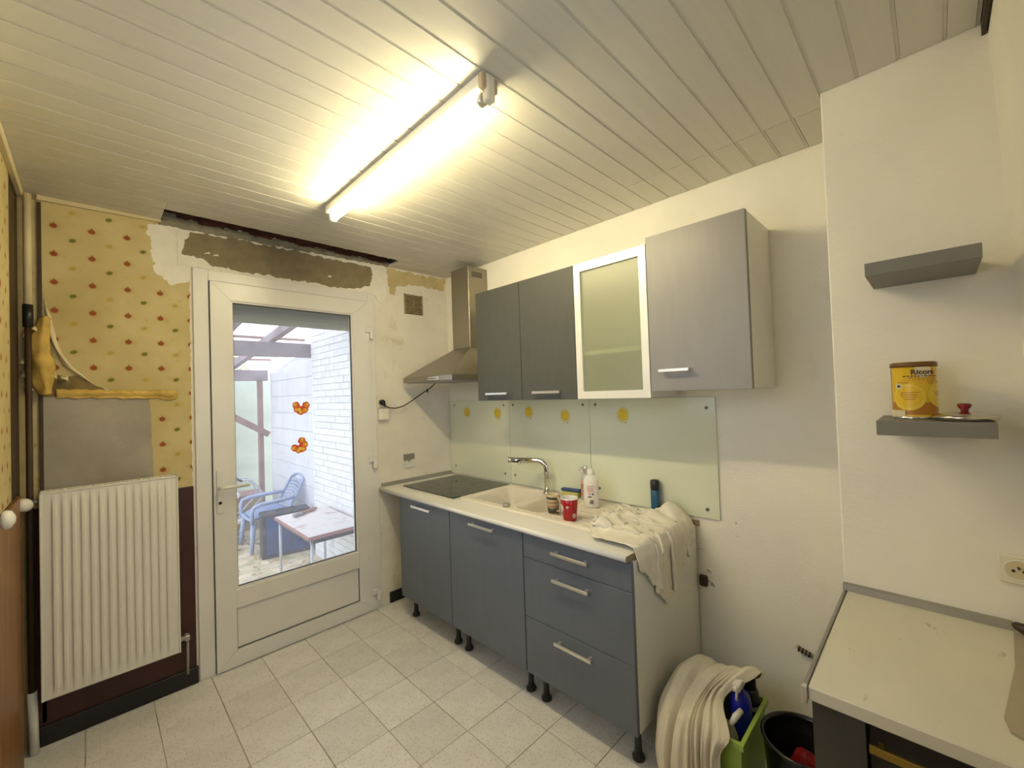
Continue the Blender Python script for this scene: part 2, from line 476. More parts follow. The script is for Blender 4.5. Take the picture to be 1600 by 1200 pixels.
M['ext_metal'] = mat('pale_blue_grey_tube', (.55, .58, .66), .4, metal=.3)
M['grey_rubber'] = mat('grey_rubber', (.28, .28, .30), .7)
M['ext_facade'] = mat('outer_facade', (.6, .58, .54), .9)
M['planter'] = mat('ochre_planter_boards', (.38, .28, .15), .85, var=.25, vs=6)

def wallpaper_mat():
    t = NT('apple_and_leaf_wallpaper'); t.set(rough=.75, spec=.3)
    v = t.coord(); sp = t.new('ShaderNodeSeparateXYZ'); t.t.links.new(v, sp.inputs[0])
    X = t.math('ADD', sp.outputs[0], sp.outputs[1]); Z = sp.outputs[2]
    wob = t.noise(9, 2, v)
    def cell(x0, z0):
        u = t.math('DIVIDE', t.math('SUBTRACT', X, x0), .127); w = t.math('DIVIDE', t.math('SUBTRACT', Z, z0), .133)
        iu = t.math('FLOOR', u); iw = t.math('FLOOR', w)
        du = t.math('MULTIPLY', t.math('SUBTRACT', t.math('FRACT', u), .5), .127); dw = t.math('MULTIPLY', t.math('SUBTRACT', t.math('FRACT', w), .5), .133)
        return iu, iw, du, dw
    def disc(du, dw, r, sx=1., sz=1., cx=0., cz=0., soft=.003):
        a = t.math('MULTIPLY', t.math('SUBTRACT', du, cx), sx); b = t.math('MULTIPLY', t.math('SUBTRACT', dw, cz), sz)
        d = t.math('SQRT', t.math('ADD', t.math('MULTIPLY', a, a), t.math('MULTIPLY', b, b)))
        return t.ramp(d, r - soft, r + soft, 1, 0)
    base = t.mix(t.ramp(t.noise(4, 4, v), .35, .7), (.62, .52, .27), (.54, .44, .205))
    base = t.mix(t.ramp(t.noise(1.6, 3, v), .5, .75), base, (.46, .36, .15))
    iu, iw, du, dw = cell(-2.252 - .0635, 2.36 - .0665)
    c = t.mix(t.math('MULTIPLY', disc(du, dw, .019, .85, 1.2, .006, -.001, .010), .30), base, (.42, .27, .08))
    c = t.mix(disc(du, dw, .0130, 1, 1.12), c, (.30, .075, .022))
    c = t.mix(disc(du, dw, .005, 2.2, 1, .001, .013, .002), c, (.20, .10, .03))
    iu, iw, du, dw = cell(-2.191 - .0635, 2.301 - .0665)
    par = t.math('PINGPONG', t.math('ADD', iu, iw), 1)
    ab = t.math('ADD', du, t.math('MULTIPLY', dw, .45)); bb = t.math('SUBTRACT', dw, t.math('MULTIPLY', du, .45))
    leaf = disc(ab, bb, .0125, .9, 1.25)
    c = t.mix(t.math('MULTIPLY', disc(du, dw, .020, .8, 1.3, .004, 0, .010), .22), c, (.46, .33, .08))
    green = t.mix(par, (.16, .17, .03), (.46, .32, .05))
    c = t.mix(t.math('MULTIPLY', leaf, t.math('SUBTRACT', 1, t.math('MULTIPLY', par, .25))), c, green)
    c = t.mix(t.math('MULTIPLY', t.ramp(t.noise(22, 4, v), .60, .75), .35), c, (.36, .26, .10))
    t.set(col=c); t.bump(t.noise(35, 3, v), .25, .004)
    return t.m
M['wallpaper'] = wallpaper_mat()

def tile_mat():
    t = NT('speckled_terrazzo_tile'); t.set(rough=.42, spec=.4)
    v = t.coord()
    vo = t.new('ShaderNodeTexVoronoi'); vo.inputs['Scale'].default_value = 95; t.t.links.new(v, vo.inputs['Vector'])
    sp = t.ramp(vo.outputs['Distance'], .25, .5, 1, 0)
    pick = t.new('ShaderNodeSeparateColor'); t.t.links.new(vo.outputs['Color'], pick.inputs[0])
    f = t.math('MULTIPLY', sp, t.ramp(pick.outputs[0], .55, .6))
    c = t.mix(t.ramp(t.noise(7, 4, v), .3, .7), (.72, .712, .695), (.82, .812, .795))
    c = t.mix(t.math('MULTIPLY', f, .42), c, (.44, .38, .29))
    c = t.mix(t.math('MULTIPLY', t.ramp(t.noise(3, 5, v, .7), .58, .78), .5), c, (.46, .39, .27))
    r = t.new('ShaderNodeObjectInfo').outputs['Random']
    h = t.new('ShaderNodeHueSaturation'); t.put(h.inputs['Value'], t.ramp(r, 0, 1, .93, 1.05)); t.put(h.inputs['Color'], c)
    t.set(col=h.outputs[0]); t.bump(t.noise(40, 3, v), .12, .003)
    return t.m
M['tile'] = tile_mat()
M['grout'] = mat('dirty_grout', (.36, .31, .24), .9, var=.6, vs=5)

def pane_mat(name, tint, haze, gloss=.05):
    t = NT(name); n = t.new
    tr = n('ShaderNodeBsdfTransparent'); tr.inputs[0].default_value = (*tint, 1)
    gl = n('ShaderNodeBsdfGlossy'); gl.inputs['Roughness'].default_value = .02
    df = n('ShaderNodeBsdfTranslucent'); df.inputs[0].default_value = (.85, .88, .95, 1)
    lw = n('ShaderNodeFresnel'); lw.inputs[0].default_value = 1.45
    m1 = n('ShaderNodeMixShader'); t.t.links.new(tr.outputs[0], m1.inputs[1]); t.t.links.new(df.outputs[0], m1.inputs[2]); m1.inputs[0].default_value = haze
    m2 = n('ShaderNodeMixShader'); t.t.links.new(lw.outputs[0], m2.inputs[0]); t.t.links.new(m1.outputs[0], m2.inputs[1]); t.t.links.new(gl.outputs[0], m2.inputs[2])
    t.t.links.new(m2.outputs[0], t.out.inputs[0]); return t.m
M['pane'] = pane_mat('hazy_door_glass', (.96, .97, .98), .10)  # lens haze over the yard view put into the glass as a translucent veil
def frosted_mat():
    t = NT('pale_green_frosted_glass'); n = t.new
    tr = n('ShaderNodeBsdfTransparent'); tr.inputs[0].default_value = (.82, .86, .74, 1)
    df = n('ShaderNodeBsdfDiffuse'); df.inputs[0].default_value = (.74, .73, .56, 1)
    tl = n('ShaderNodeBsdfTranslucent'); tl.inputs[0].default_value = (.85, .87, .70, 1)
    gl = n('ShaderNodeBsdfGlossy'); gl.inputs['Roughness'].default_value = .35
    a = n('ShaderNodeMixShader'); a.inputs[0].default_value = .45; t.t.links.new(df.outputs[0], a.inputs[1]); t.t.links.new(tl.outputs[0], a.inputs[2])
    b = n('ShaderNodeMixShader'); b.inputs[0].default_value = .34; t.t.links.new(tr.outputs[0], b.inputs[1]); t.t.links.new(a.outputs[0], b.inputs[2])
    c = n('ShaderNodeMixShader'); c.inputs[0].default_value = .06; t.t.links.new(b.outputs[0], c.inputs[1]); t.t.links.new(gl.outputs[0], c.inputs[2])
    t.t.links.new(c.outputs[0], t.out.inputs[0]); return t.m
M['frosted'] = frosted_mat()
M['lid_glass'] = pane_mat('lid_glass', (.85, .87, .82), .05)
def tube_mat():
    t = NT('lit_fluorescent_tube')
    e = t.new('ShaderNodeEmission'); e.inputs[0].default_value = (*TUBE_COLOR, 1); e.inputs[1].default_value = TUBE_STRENGTH
    t.t.links.new(e.outputs[0], t.out.inputs[0]); return t.m
M['tube'] = tube_mat()

# ================================================================== SETTING
H = 2.486
XL, YF = -2.36, -3.02
CH_X, CH_Y = -.362, -2.642
# ---- floor with its tiles
fl = struct(MB().box(XL - .1, .1, -3.25, .05, -.12, -.004), 'floor', M['grout'])
px, py, gx0, gy0 = .2425, .26, -.4675, -.045
me_tile = None
for i in range(-1, 9):
    for j in range(0, 13):
        x1 = gx0 - .2425 * (i - 0); x0 = x1 - px
        y1 = gy0 - py * (j - 1); y0 = y1 - py
        x0c, x1c, y0c, y1c = max(x0, XL + .002), min(x1, -.002), max(y0, YF - .04), min(y1, -.002)
        if x1c - x0c < .02 or y1c - y0c < .02: continue
        g = .0016
        w, d = x1c - x0c - 2 * g, y1c - y0c - 2 * g
        full = abs(w - (px - 2 * g)) < 1e-5 and abs(d - (py - 2 * g)) < 1e-5
        c = ((x0c + x1c) / 2, (y0c + y1c) / 2, 0)
        if full and me_tile is not None:
            o = bpy.data.objects.new('tile', me_tile); COL.objects.link(o); o.parent = fl; o.location = c
        else:
            mb = MB().box(-w / 2, w / 2, -d / 2, d / 2, -.008, 0, .0012)
            o = mb.build('tile', M['tile'], fl, local=True); o.location = c
            if full: me_tile = o.data
        o.location.z += random.uniform(-.0006, .0004)
        o.rotation_euler = (random.uniform(-.0012, .0012), random.uniform(-.0012, .0012), 0)

# ---- walls
DXL, DXR, DZ = -1.73, -.663, 2.26
wb = struct(MB().box(XL - .15, DXL, 0, .25, -.25, 2.72).box(DXR, .15, 0, .25, -.25, 2.72).box(DXL, DXR, 0, .25, DZ, 2.72), 'wall_back', M['wall_rough'])
wr = struct(MB().box(0, .15, -3.25, 0, -.1, 2.72), 'wall_right', M['wall'])
WY0, WY1, WZ0, WZ1 = -2.45, -.95, 1.16, 2.30
wl = struct(MB().box(XL - .15, XL, WY1, 0, -.1, 2.72).box(XL - .15, XL, -3.25, WY0, -.1, 2.72).box(XL - .15, XL, WY0, WY1, -.1, WZ0).box(XL - .15, XL, WY0, WY1, WZ1, 2.72), 'wall_left', M['corner_dark'])
MB().box(XL, XL + .003, -3.0, WY0 - .07, 1.145, 2.455).box(XL, XL + .003, WY0 - .07, WY1 + .07, WZ1 + .07, 2.455).build('painted_panel', M['wall'], wl)
wc = struct(MB().box(CH_X, 0, -3.2, CH_Y, 0, 2.50, .004), 'wall_chimney', M['wall'])
# front wall: its face leans back a little towards the floor, as seen beside the chimney breast
fwb = MB()
ya, yb = -3.017, -3.10
def yw(z): return ya + (yb - ya) * (2.60 - z) / 2.60
FX0, FX1, FZ0, FZ1 = -2.0, -.95, .95, 2.15
for x0, x1, z0, z1 in ((XL, FX0, 0, 2.6), (FX1, CH_X + .15, 0, 2.6), (FX0, FX1, 0, FZ0), (FX0, FX1, FZ1, 2.6)):
    fwb.prism([(yw(z1), z1), (yw(z0), z0), (yw(z0) - .15, z0), (yw(z1) - .15, z1)], 'x', x0, x1)
wf = struct(fwb, 'wall_front', M['wall'])
MB().box(CH_X - .40, CH_X, -3.017, -3.009, 2.455, 2.4855).build('dark_gap_strip', M['void'], wf)

# ---- ceiling boards
ce = struct(MB().box(XL - .1, .1, -3.25, -.19, 2.512, 2.54).box(XL - .1, -1.86, -.19, .1, 2.512, 2.54).box(-.54, .1, -.19, .1, 2.512, 2.54)
            .box(XL - .15, .15, -3.25, .25, 2.69, 2.72), 'ceiling', M['void'])
def board(x0, x1, y0, y1, ragged=False):
    mb = MB()
    y0 += .0004; y1 -= .0004
    mb.box(x0, x1, y0 + .0085, y1, H, H + .016, .0006)
    mb.box(x0, x1, y0, y0 + .0095, H + .0035, H + .012)
    if ragged:
        pts = [(x0, y1 - .004)]; k = 40
        for i in range(k + 1):
            x = x0 + (x1 - x0) * i / k
            pts.append((x, y1 + .004 + .010 * noise.noise(Vector((x * 25, 3, 1)))))
        pts.append((x1, y1 - .004))
        mb.prism(pts, 'z', H + .001, H + .013)
    mb.build('board', M['ceiling'], ce)
ys = [-2.056 + .0985 * k for k in range(-12, 30)]
for a in ys:
    b = a + .0985
    if b < -3.0 or a > -.004: continue
    a_, b_ = max(a, -3.008), min(b, -.003)
    if b_ - a_ < .015: continue
    mid = (a + b) / 2
    xr = -.003
    if mid < CH_Y - .02: xr = CH_X - .002
    if b_ > -.186:
        # boards broken away above the door
        a2 = a_
        if a_ < -.186:
            board(XL + .003, -1.86, a_, b_); board(-.54, xr, a_, b_)
            if -.186 - a_ > .02: board(-1.859, -.541, a_, -.186, ragged=True)
        else:
            board(XL + .003, -1.862, a_, b_); board(-.538, xr, a_, b_)
        continue
    if CH_Y - .02 < mid < -1.86:
        board(XL + .003, -.2765, a_, b_); board(-.274, xr, a_ + .001, b_ - .001)
    else:
        board(XL + .003, xr, a_, b_, ragged=(-.30 < b_ <= -.186 and False))
# inside the broken strip: rubble, brick and mortar of the wall top
MB().prism(jag([(-1.86, 2.520), (-.54, 2.515), (-.54, 2.60), (-1.86, 2.60)], .008, .03, 3), 'y', -.008, .0).build('exposed_brick', M['old_brick'], wb)
MB().prism(jag([(-1.87, 2.462), (-.52, 2.488), (-.53, 2.512), (-1.86, 2.518)], .006, .03, 4), 'y', -.014, .0).build('exposed_mortar', M['mortar'], wb)
MB().prism(jag([(-1.855, 2.49), (-1.79, 2.49), (-1.80, 2.53), (-1.86, 2.53)], .006, .02, 5), 'y', -.03, .0).build('exposed_mortar', M['mortar'], wb)
for k in range(5):
    x = -1.7 + k * .25
    MB().prism(jag([(x, 2.505), (x + .12, 2.505), (x + .11, 2.545), (x + .01, 2.545)], .006, .02, 6 + k), 'y', -.025, .0).build('broken_brick', M['old_brick'], wb)
# ---- layers on the back wall
MB().prism(jag([(-2.296, 2.47), (-2.29, 2.2), (-2.284, 1.95), (-2.264, 1.80), (-2.258, 1.668), (-2.215, 1.652), (-2.18, 1.660), (-2.115, 1.608), (-2.06, 1.588), (-1.916, 1.57), (-1.906, 1.14), (-1.905, 1.056), (-1.745, 1.052), (-1.742, 2.2), (-1.74, 2.485), (-1.86, 2.486)], .003, .03, 1), 'y', -.003, .0).build('wallpaper', M['wallpaper'], wb)
MB().prism(jag([(-2.298, 1.58), (-1.905, 1.568), (-1.903, 1.06), (-2.298, 1.06)], .004, .03, 2), 'y', -.0022, .0).build('bare_plaster', M['bare'], wb)
MB().box(XL, -2.298, -.0015, 0, 0, H - .002).build('corner_strip', M['yellow_patch'], wb)
MB().box(-2.30, -2.287, -.010, 0, .1, H - .03).build('corner_batten', M['corner_dark'], wb)
MB().prism(jag([(-1.915, 2.452), (-1.90, 2.30), (-1.885, 2.20), (-1.82, 2.145), (-1.742, 2.18), (-1.735, 2.258), (-.655, 2.255), (-.60, 2.20), (-.555, 2.27), (-.56, 2.47), (-1.0, 2.475), (-1.84, 2.468)], .010, .025, 11), 'y', -.0045, .0).build('plaster_patch', M['plaster'], wb)
MB().prism(jag([(-1.735, 2.455), (-1.76, 2.39), (-1.775, 2.325), (-1.68, 2.318), (-1.635, 2.281), (-1.24, 2.277), (-1.03, 2.272), (-.80, 2.28), (-.69, 2.315), (-.665, 2.40), (-.68, 2.455), (-1.1, 2.462), (-1.45, 2.468)], .008, .025, 12), 'y', -.0058, .0).build('cement_patch', M['cement'], wb)
MB().box(-1.792, -1.787, -.0075, -.0045, 2.27, 2.45).box(-1.792, -1.60, -.0075, -.0045, 2.266, 2.271).build('filler_ridge', M['plaster'], wb)
for (a, b) in ((-1.66, 2.345), (-1.62, 2.342), (-.98, 2.33)):
    MB().prism(jag([(a - .015, b), (a + .015, b + .004), (a + .012, b + .016), (a - .004, b + .010)], .003, .01, a), 'y', -.0075, -.005).build('filler_spot', M['plaster'], wb)
MB().prism(jag([(-.545, 2.475), (-.54, 2.36), (-.525, 2.28), (-.49, 2.275), (-.47, 2.35), (-.30, 2.385), (-.03, 2.37), (-.005, 2.475)], .010, .03, 13), 'y', -.0025, .0).build('bare_paint_patch', M['yellow_patch'], wb)
# red-brown dado, black skirting
MB().box(-2.32, -1.742, -.010, 0, .085, 1.056, .002).build('dado_panel', M['dado'], wb)
sk = struct(MB().box(-2.33, -1.735, -.020, -.001, 0, .088, .003), 'baseboard_back', M['skirting'])
struct(MB().box(-.60, -.02, -.022, -.001, 0, .075, .003), 'baseboard_corner', M['skirting'])
struct(MB().prism([(-2.30, 2.462), (-1.86, 2.472), (-1.86, 2.485), (-2.30, 2.485)], 'y', -.02, -.005), 'trim_1', M['trim_paint'])
struct(MB().box(XL + .0, XL + .022, -3.0, -.02, 2.455, 2.4855, .004), 'trim_2', M['trim_paint'])
MB().prism(jag([(-2.298, 1.56), (-2.05, 1.56), (-2.12, 1.625), (-2.19, 1.69), (-2.24, 1.80), (-2.298, 1.86)], .003, .03, 31), 'y', -.0026, .0).build('old_paper', M['old_paper'], wb)
# torn paper: folded flap above the bare plaster, hanging curl, scraps
ft = MB()
def flap(u, v):
    x = -2.245 + u * .44
    n1 = noise.noise(Vector((u * 6, 0, 1))); n2 = noise.noise(Vector((u * 17, 3, 1)))
    z = 1.594 - .014 * u + .006 * n2 - v * (.044 + .016 * n1 + .010 * n2 * v)
    y = -.007 - .011 * math.sin(min(1, v * 1.25) * math.pi) * (.7 + .6 * n1) - .007 * abs(noise.noise(Vector((u * 11 + v * 2, v * 3, 3))))
    return Vector((x, y, z))
ft.grid(flap, 90, 10)
thicken(ft, .0012).build('torn_paper_flap', M['yellow_paper'], wb)
cb = net([[(-2.30, -.02, 1.92), (-2.275, -.03, 1.93), (-2.26, -.02, 1.92)],
          [(-2.325, -.03, 1.78), (-2.29, -.055, 1.78), (-2.262, -.03, 1.79)],
          [(-2.325, -.03, 1.68), (-2.285, -.065, 1.69), (-2.25, -.03, 1.69)],
          [(-2.30, -.03, 1.57), (-2.275, -.05, 1.57), (-2.26, -.03, 1.58)]], 26, 10, .012, 22, 2, .004)
thicken(cb, .0012).build('torn_paper_curl', M['yellow_paper'], wb)
pb = net([[(-2.282, -.004, 2.02), (-2.272, -.010, 1.97), (-2.258, -.006, 1.93)],
          [(-2.268, -.008, 1.86), (-2.250, -.022, 1.80), (-2.225, -.010, 1.76)],
          [(-2.222, -.006, 1.70), (-2.19, -.018, 1.68), (-2.13, -.008, 1.622)]], 18, 10, .006, 25, 5)
thicken(pb, .001).build('torn_paper_fold', M['paper_back'], wb)
for k, (x, z, s) in enumerate(((-2.335, 1.83, .03), (-2.345, 1.72, .028), (-2.338, 1.66, .034), (-2.33, 1.60, .026), (-2.26, 1.655, .03), (-2.22, 1.64, .026), (-2.31, 1.87, .024))):
    sb = net([[(x - s * .5, -.02 - .02 * random.random(), z - s * .4), (x, -.05, z - s * .6 * random.random()), (x + s * .6, -.03, z - s * .5)],
              [(x - s * .4, -.03, z + s * .5), (x + s * .1, -.06 * random.random(), z + s * .4), (x + s * .5, -.02, z + s * .6)]], 6, 6, .006, 40, k)
    thicken(sb, .001).build('paper_scrap', M['paper_back'], wb)
MB().box(XL, XL + .0025, WY1 + .07, -.30, 1.145, H - .03).build('wallpaper', M['wallpaper'], wl)
MB().prism(jag([(-.62, 2.2), (-.60, 1.7), (-.63, 1.16), (-.72, 1.16), (-.70, 2.2)], .008, .04, 21), 'x', XL + .0025, XL + .006).build('peeling_strip', M['paper_back'], wl)
MB().box(XL, XL + .014, -3.0, -.12, 0, 1.14, .002).build('wood_panel', M['wood_left'], wl)

# unseen window added in the left wall beside the camera for fill light
wn = MB()
for y0, y1, z0, z1 in ((WY0 - .05, WY0 + .05, WZ0, WZ1 + .05), (WY1 - .05, WY1 + .05, WZ0, WZ1 + .05), (WY0 + .05, WY1 - .05, WZ1 - .05, WZ1 + .05), (WY0 + .05, WY1 - .05, WZ0, WZ0 + .06), (-1.725, -1.675, WZ0 + .06, WZ1 - .05)):
    wn.box(XL - .06, XL + .012, y0, y1, z0, z1, .003)
wn = struct(wn, 'added_fill_window_1', M['pvc'])
for a, b_ in ((WY0 + .05, -1.725), (-1.675, WY1 - .05)):
    MB().box(XL - .03, XL - .026, a, b_, WZ0 + .06, WZ1 - .05).build('pane', M['pane'], wn)
w2 = MB()  # second unseen window, added behind the camera for fill light
for x0, x1, z0, z1 in ((FX0, FX0 + .06, FZ0, FZ1), (FX1 - .06, FX1, FZ0, FZ1), (FX0 + .06, FX1 - .06, FZ0, FZ0 + .06), (FX0 + .06, FX1 - .06, FZ1 - .06, FZ1), (-1.50, -1.45, FZ0 + .06, FZ1 - .06)):
    w2.box(x0, x1, -3.17, -3.11, z0, z1, .003)
w2 = struct(w2, 'added_fill_window_2', M['pvc'])
for x0, x1 in ((FX0 + .06, -1.50), (-1.45, FX1 - .06)):
    MB().box(x0, x1, -3.142, -3.138, FZ0 + .06, FZ1 - .06).build('pane', M['pane'], w2)
struct(MB().box(-6, XL - .16, -6, .0, -.30, -.20).box(XL - .16, 3, -6, -3.26, -.30, -.20), 'path', M['ground'])
# ================================================================== DOOR
dr = thing('door_1', (-1.19, 0, 0), 'white glazed door to the yard beside the radiator', 'door')
dr['kind'] = 'structure'; del dr['category']
MB().box(DXL, DXL + .072, -.012, .07, 0, DZ, .003).build('frame_jamb', M['pvc'], dr)
MB().box(DXR - .052, DXR, -.012, .07, 0, DZ, .003).build('frame_jamb', M['pvc'], dr)
MB().box(DXL + .072, DXR - .052, -.012, .07, 2.197, DZ, .003).build('frame_head', M['pvc'], dr)
MB().box(DXL, DXR, .0, .12, -.11, .001, .002).build('threshold', M['steel_dull'], dr)
LX0, LX1, LZ0, LZ1 = -1.654, -.716, .008, 2.193
GX0, GX1, GZ0, GZ1 = -1.556, -.832, .436, 2.094
leaf = MB()
def mitre(x0, x1, z0, z1, ix0, ix1, iz0, iz1, y0, y1):
    out = []
    out.append(([(x0, z0), (ix0, iz0), (ix0, iz1), (x0, z1)]))
    out.append(([(x1, z0), (x1, z1), (ix1, iz1), (ix1, iz0)]))
    out.append(([(x0, z1), (ix0, iz1), (ix1, iz1), (x1, z1)]))
    out.append(([(x0, z0), (x1, z0), (ix1, iz0), (ix0, iz0)]))
    return out
for nm, pl_ in zip(('leaf_stile', 'leaf_stile', 'leaf_rail', 'leaf_rail'), mitre(LX0, LX1, LZ0, LZ1, GX0, GX1, .10, GZ1, 0, 0)):
    e = .0004
    cx = sum(p[0] for p in pl_) / 4; cz = sum(p[1] for p in pl_) / 4
    pl_ = [(p[0] + (cx - p[0]) * .0008, p[1] + (cz - p[1]) * .0008) for p in pl_]
    MB().prism(pl_, 'y', -.028, .045).build(nm, M['pvc'], dr)
MB().box(GX0, GX1, -.028, .045, .330, GZ0, .002).build('middle_rail', M['pvc'], dr)
MB().box(GX0 + .002, GX1 - .002, -.016, .03, .102, .329, .001).build('lower_panel', M['pvc'], dr)
def ring(x0, x1, z0, z1, w, y0, y1, name, m):
    MB().box(x0, x0 + w, y0, y1, z0, z1).box(x1 - w, x1, y0, y1, z0, z1).box(x0 + w, x1 - w, y0, y1, z0, z0 + w).box(x0 + w, x1 - w, y0, y1, z1 - w, z1).build(name, m, dr)
ring(GX0, GX1, GZ0, GZ1, .010, -.020, -.004, 'glazing_bead', M['pvc'])
ring(GX0 + .010, GX1 - .010, GZ0 + .010, GZ1 - .010, .004, -.010, .002, 'glazing_seal', M['seal'])
ring(GX0, GX1, .102, .330, .004, -.020, -.015, 'panel_seal', M['seal'])
MB().box(GX0 + .008, GX1 - .008, .0, .004, GZ0 + .008, GZ1 - .008).build('pane', M['pane'], dr)
ring(LX0 - .003, LX1 + .002, LZ0, LZ1 + .003, .003, -.014, -.010, 'gap_seal', M['seal'])
# lever handle on its plate
hp = MB().box(-1.642, -1.612, -.036, -.028, .885, 1.125, .003).build('handle_plate', M['pvc'], dr)
MB().tube([(-1.627, -.034, 1.03), (-1.627, -.075, 1.03)], .009).tube([(-1.635, -.075, 1.03), (-1.60, -.078, 1.031), (-1.49, -.074, 1.028)], [.010, .010, .008]).build('lever', M['pvc'], hp)
MB().lathe([(0, 0), (.008, 0), (.008, .004), (0, .004)], (-1.627, -.037, .945), 14, M=Matrix.Rotation(math.pi / 2, 4, 'X')).build('keyhole', M['black_plastic'], hp)
for z in (1.99, 1.066, .135):
    hg = MB().box(-.745, -.695, -.045, -.022, z - .02, z + .02, .003).box(-.712, -.688, -.05, -.010, z - .065, z + .0, .004).build('hinge', M['pvc'], dr)
# roller shutter just outside the glass
rs = thing('roller_shutter', (-1.19, .13, 2.0), 'grey green roller shutter rolled up behind the top of the door glass', 'shutter')
for k in range(4):
    z = 1.992 + k * .046
    MB().prism([(.105, z), (.120, z), (.123, z + .022), (.120, z + .0435), (.105, z + .0435), (.101, z + .022)], 'x', -1.70, -.69).build('slat', M['pvc_grey'], rs)
MB().box(-1.73, -1.695, .09, .135, -.05, 2.26).box(-.70, -.663, .09, .135, -.05, 2.26).build('guide_rail', M['pvc_grey'], rs)
# flower stickers on the glass
def sticker(cx, cz, s, rot, label):
    b = thing('flower_sticker', (cx, -.0005, cz), label, 'sticker', 'flower stickers on the door glass')
    R = Matrix.Translation((cx, 0, cz)) @ Matrix.Rotation(rot, 4, 'Y')
    def disc(u, w, r, lob=0, n=20):
        return [((u + r * (1 + lob * math.cos(5 * 2 * math.pi * k / n)) * math.cos(2 * math.pi * k / n)) * s, (w + r * (1 + lob * math.cos(5 * 2 * math.pi * k / n)) * math.sin(2 * math.pi * k / n)) * s) for k in range(n)]
    def put(name, pl2, m, y):
        MB().prism(pl2, 'y', y - .0005, y, M=R).build(name, m, b)
    for k, (ang, d, r) in enumerate(((160, .30, .21), (215, .27, .20), (268, .27, .22), (322, .28, .21), (20, .30, .22))):
        u, w = d * math.cos(math.radians(ang)), d * math.sin(math.radians(ang)) + .03
        put('petal', disc(u, w, r, .06), M['bf_red'], -.0002 - k * .0001)
        put('petal_spot', disc(u * 1.12, w * 1.12, r * .66, .05), M['bf_orange'], -.0012)
        put('petal_spot', disc(u * 1.3, w * 1.3 + .02, r * .30), M['bf_yellow'], -.0018)
    put('flower_eye', disc(0, 0, .10), M['bf_red'], -.0018)
    put('flower_eye', disc(-.10, -.12, .09), M['bf_yellow'], -.0024)
sticker(-1.178, 1.457, .105, .05, 'upper of the two red and orange flower stickers on the door glass')
sticker(-1.190, 1.212, .105, -.75, 'lower tilted red and orange flower sticker on the door glass')

# ================================================================== LAMP
lt = thing('ceiling_lamp', (-1.245, -1.35, H), 'lit fluorescent tube lamp with white batten on the boarded ceiling', 'lamp')
MB().box(-1.283, -1.221, -1.935, -.735, H - .040, H, .004).build('batten', M['white_metal'], lt)
MB().tube([(-1.254, -1.925, 2.424), (-1.254, -1.90, 2.424)], .019, 18).build('tube_cap', M['alu'], lt)
MB().tube([(-1.254, -1.902, 2.424), (-1.254, -.775, 2.424)], .019, 20).build('tube', M['tube'], lt)
for y in (-1.945, -.760):
    e = MB().box(-1.268, -1.236, y - .012, y + .016, 2.402, H - .002, .004).build('tube_holder', M['ivory'], lt)
MB().box(-1.285, -1.219, -1.952, -1.930, H - .048, H, .004).build('end_cap', M['brown_mug'], lt)

# ================================================================== RADIATOR
rd = thing('radiator', (-2.06, -.06, .22), 'white ribbed panel radiator on the back wall left of the door', 'radiator')
RX0, RX1, RZ0, RZ1 = -2.298, -1.818, .232, 1.138
NR = 14
def radf(u, v):
    x = RX0 + .006 + u * (RX1 - RX0 - .012); z = RZ0 + .004 + v * (RZ1 - RZ0 - .010)
    m = .030
    t = (x - RX0 - m) / (RX1 - RX0 - 2 * m)
    zz = min(z - RZ0, RZ1 - z)
    e = max(0, min(1, (zz - .045) / .02))
    d = 0
    if 0 < t < 1:
        ph = (t * NR) % 1
        w = abs(ph - .5) * 2
        d = max(0, min(1, (.62 - w) / .28))
    d = d * d * (3 - 2 * d)
    return Vector((x, -.098 - .009 * d * e, z))
fp = MB(); fp.grid(radf, 14 * 14 + 8, 30)
fp.build('front_panel', M['white_metal'], rd)
for xx in (RX0, RX1 - .008): MB().box(xx, xx + .008, -.102, -.035, RZ0, RZ1, .002).build('side_cover', M['white_metal'], rd)
MB().box(RX0 + .004, RX1 - .004, -.0975, -.093, RZ0, RZ1 - .004).box(RX0 + .004, RX1 - .004, -.045, -.040, RZ0, RZ1 - .02).build('back_panel', M['rad_gap'], rd)
tg = MB().box(RX0, RX1, -.102, -.092, RZ1 - .010, RZ1, .002).box(RX0, RX1, -.046, -.036, RZ1 - .010, RZ1, .002)
for k in range(30):
    x = RX0 + .015 + k * (RX1 - RX0 - .03) / 29
    tg.box(x - .004, x + .004, -.093, -.045, RZ1 - .006, RZ1 - .001)
tg.build('top_grille', M['white_metal'], rd)
for xx in (RX0 + .1, RX1 - .13):
    for zz in (.4, .95): MB().box(xx, xx + .03, -.042, -.011, zz, zz + .1).build('wall_bracket', M['steel_dull'], rd)
vb = MB().tube([(RX0 + .002, -.07, 1.095), (-2.325, -.07, 1.10)], .011).build('valve', M['steel_dull'], rd)
MB().lathe([(0, -.040), (.020, -.038), (.027, -.02), (.027, .02), (.022, .034), (0, .040)], (-2.338, -.135, 1.098), 18, M=Matrix.Rotation(math.radians(75), 4, 'X')).build('valve_knob', M['white_gloss'], vb)
MB().tube([(RX1 - .002, -.07, .285), (-1.785, -.07, .285)], .012).box(-1.80, -1.778, -.09, -.05, .27, .30, .004).tube([(-1.787, -.07, .27), (-1.787, -.06, .09)], .006).build('return_valve', M['steel_dull'], rd)
pp = thing('heating_pipe', (-2.327, -.05, 0), 'upright heating pipe in the corner behind the radiator valve', 'pipe')
MB().tube([(-2.327, -.05, 1.97), (-2.327, -.05, 2.47)], .0135, 12).build('painted_pipe', M['trim_paint'], pp, 'cream painted upper pipe')
MB().tube([(-2.327, -.05, .26), (-2.327, -.05, 1.98)], .011, 12).build('bare_pipe', M['corner_dark'], pp)
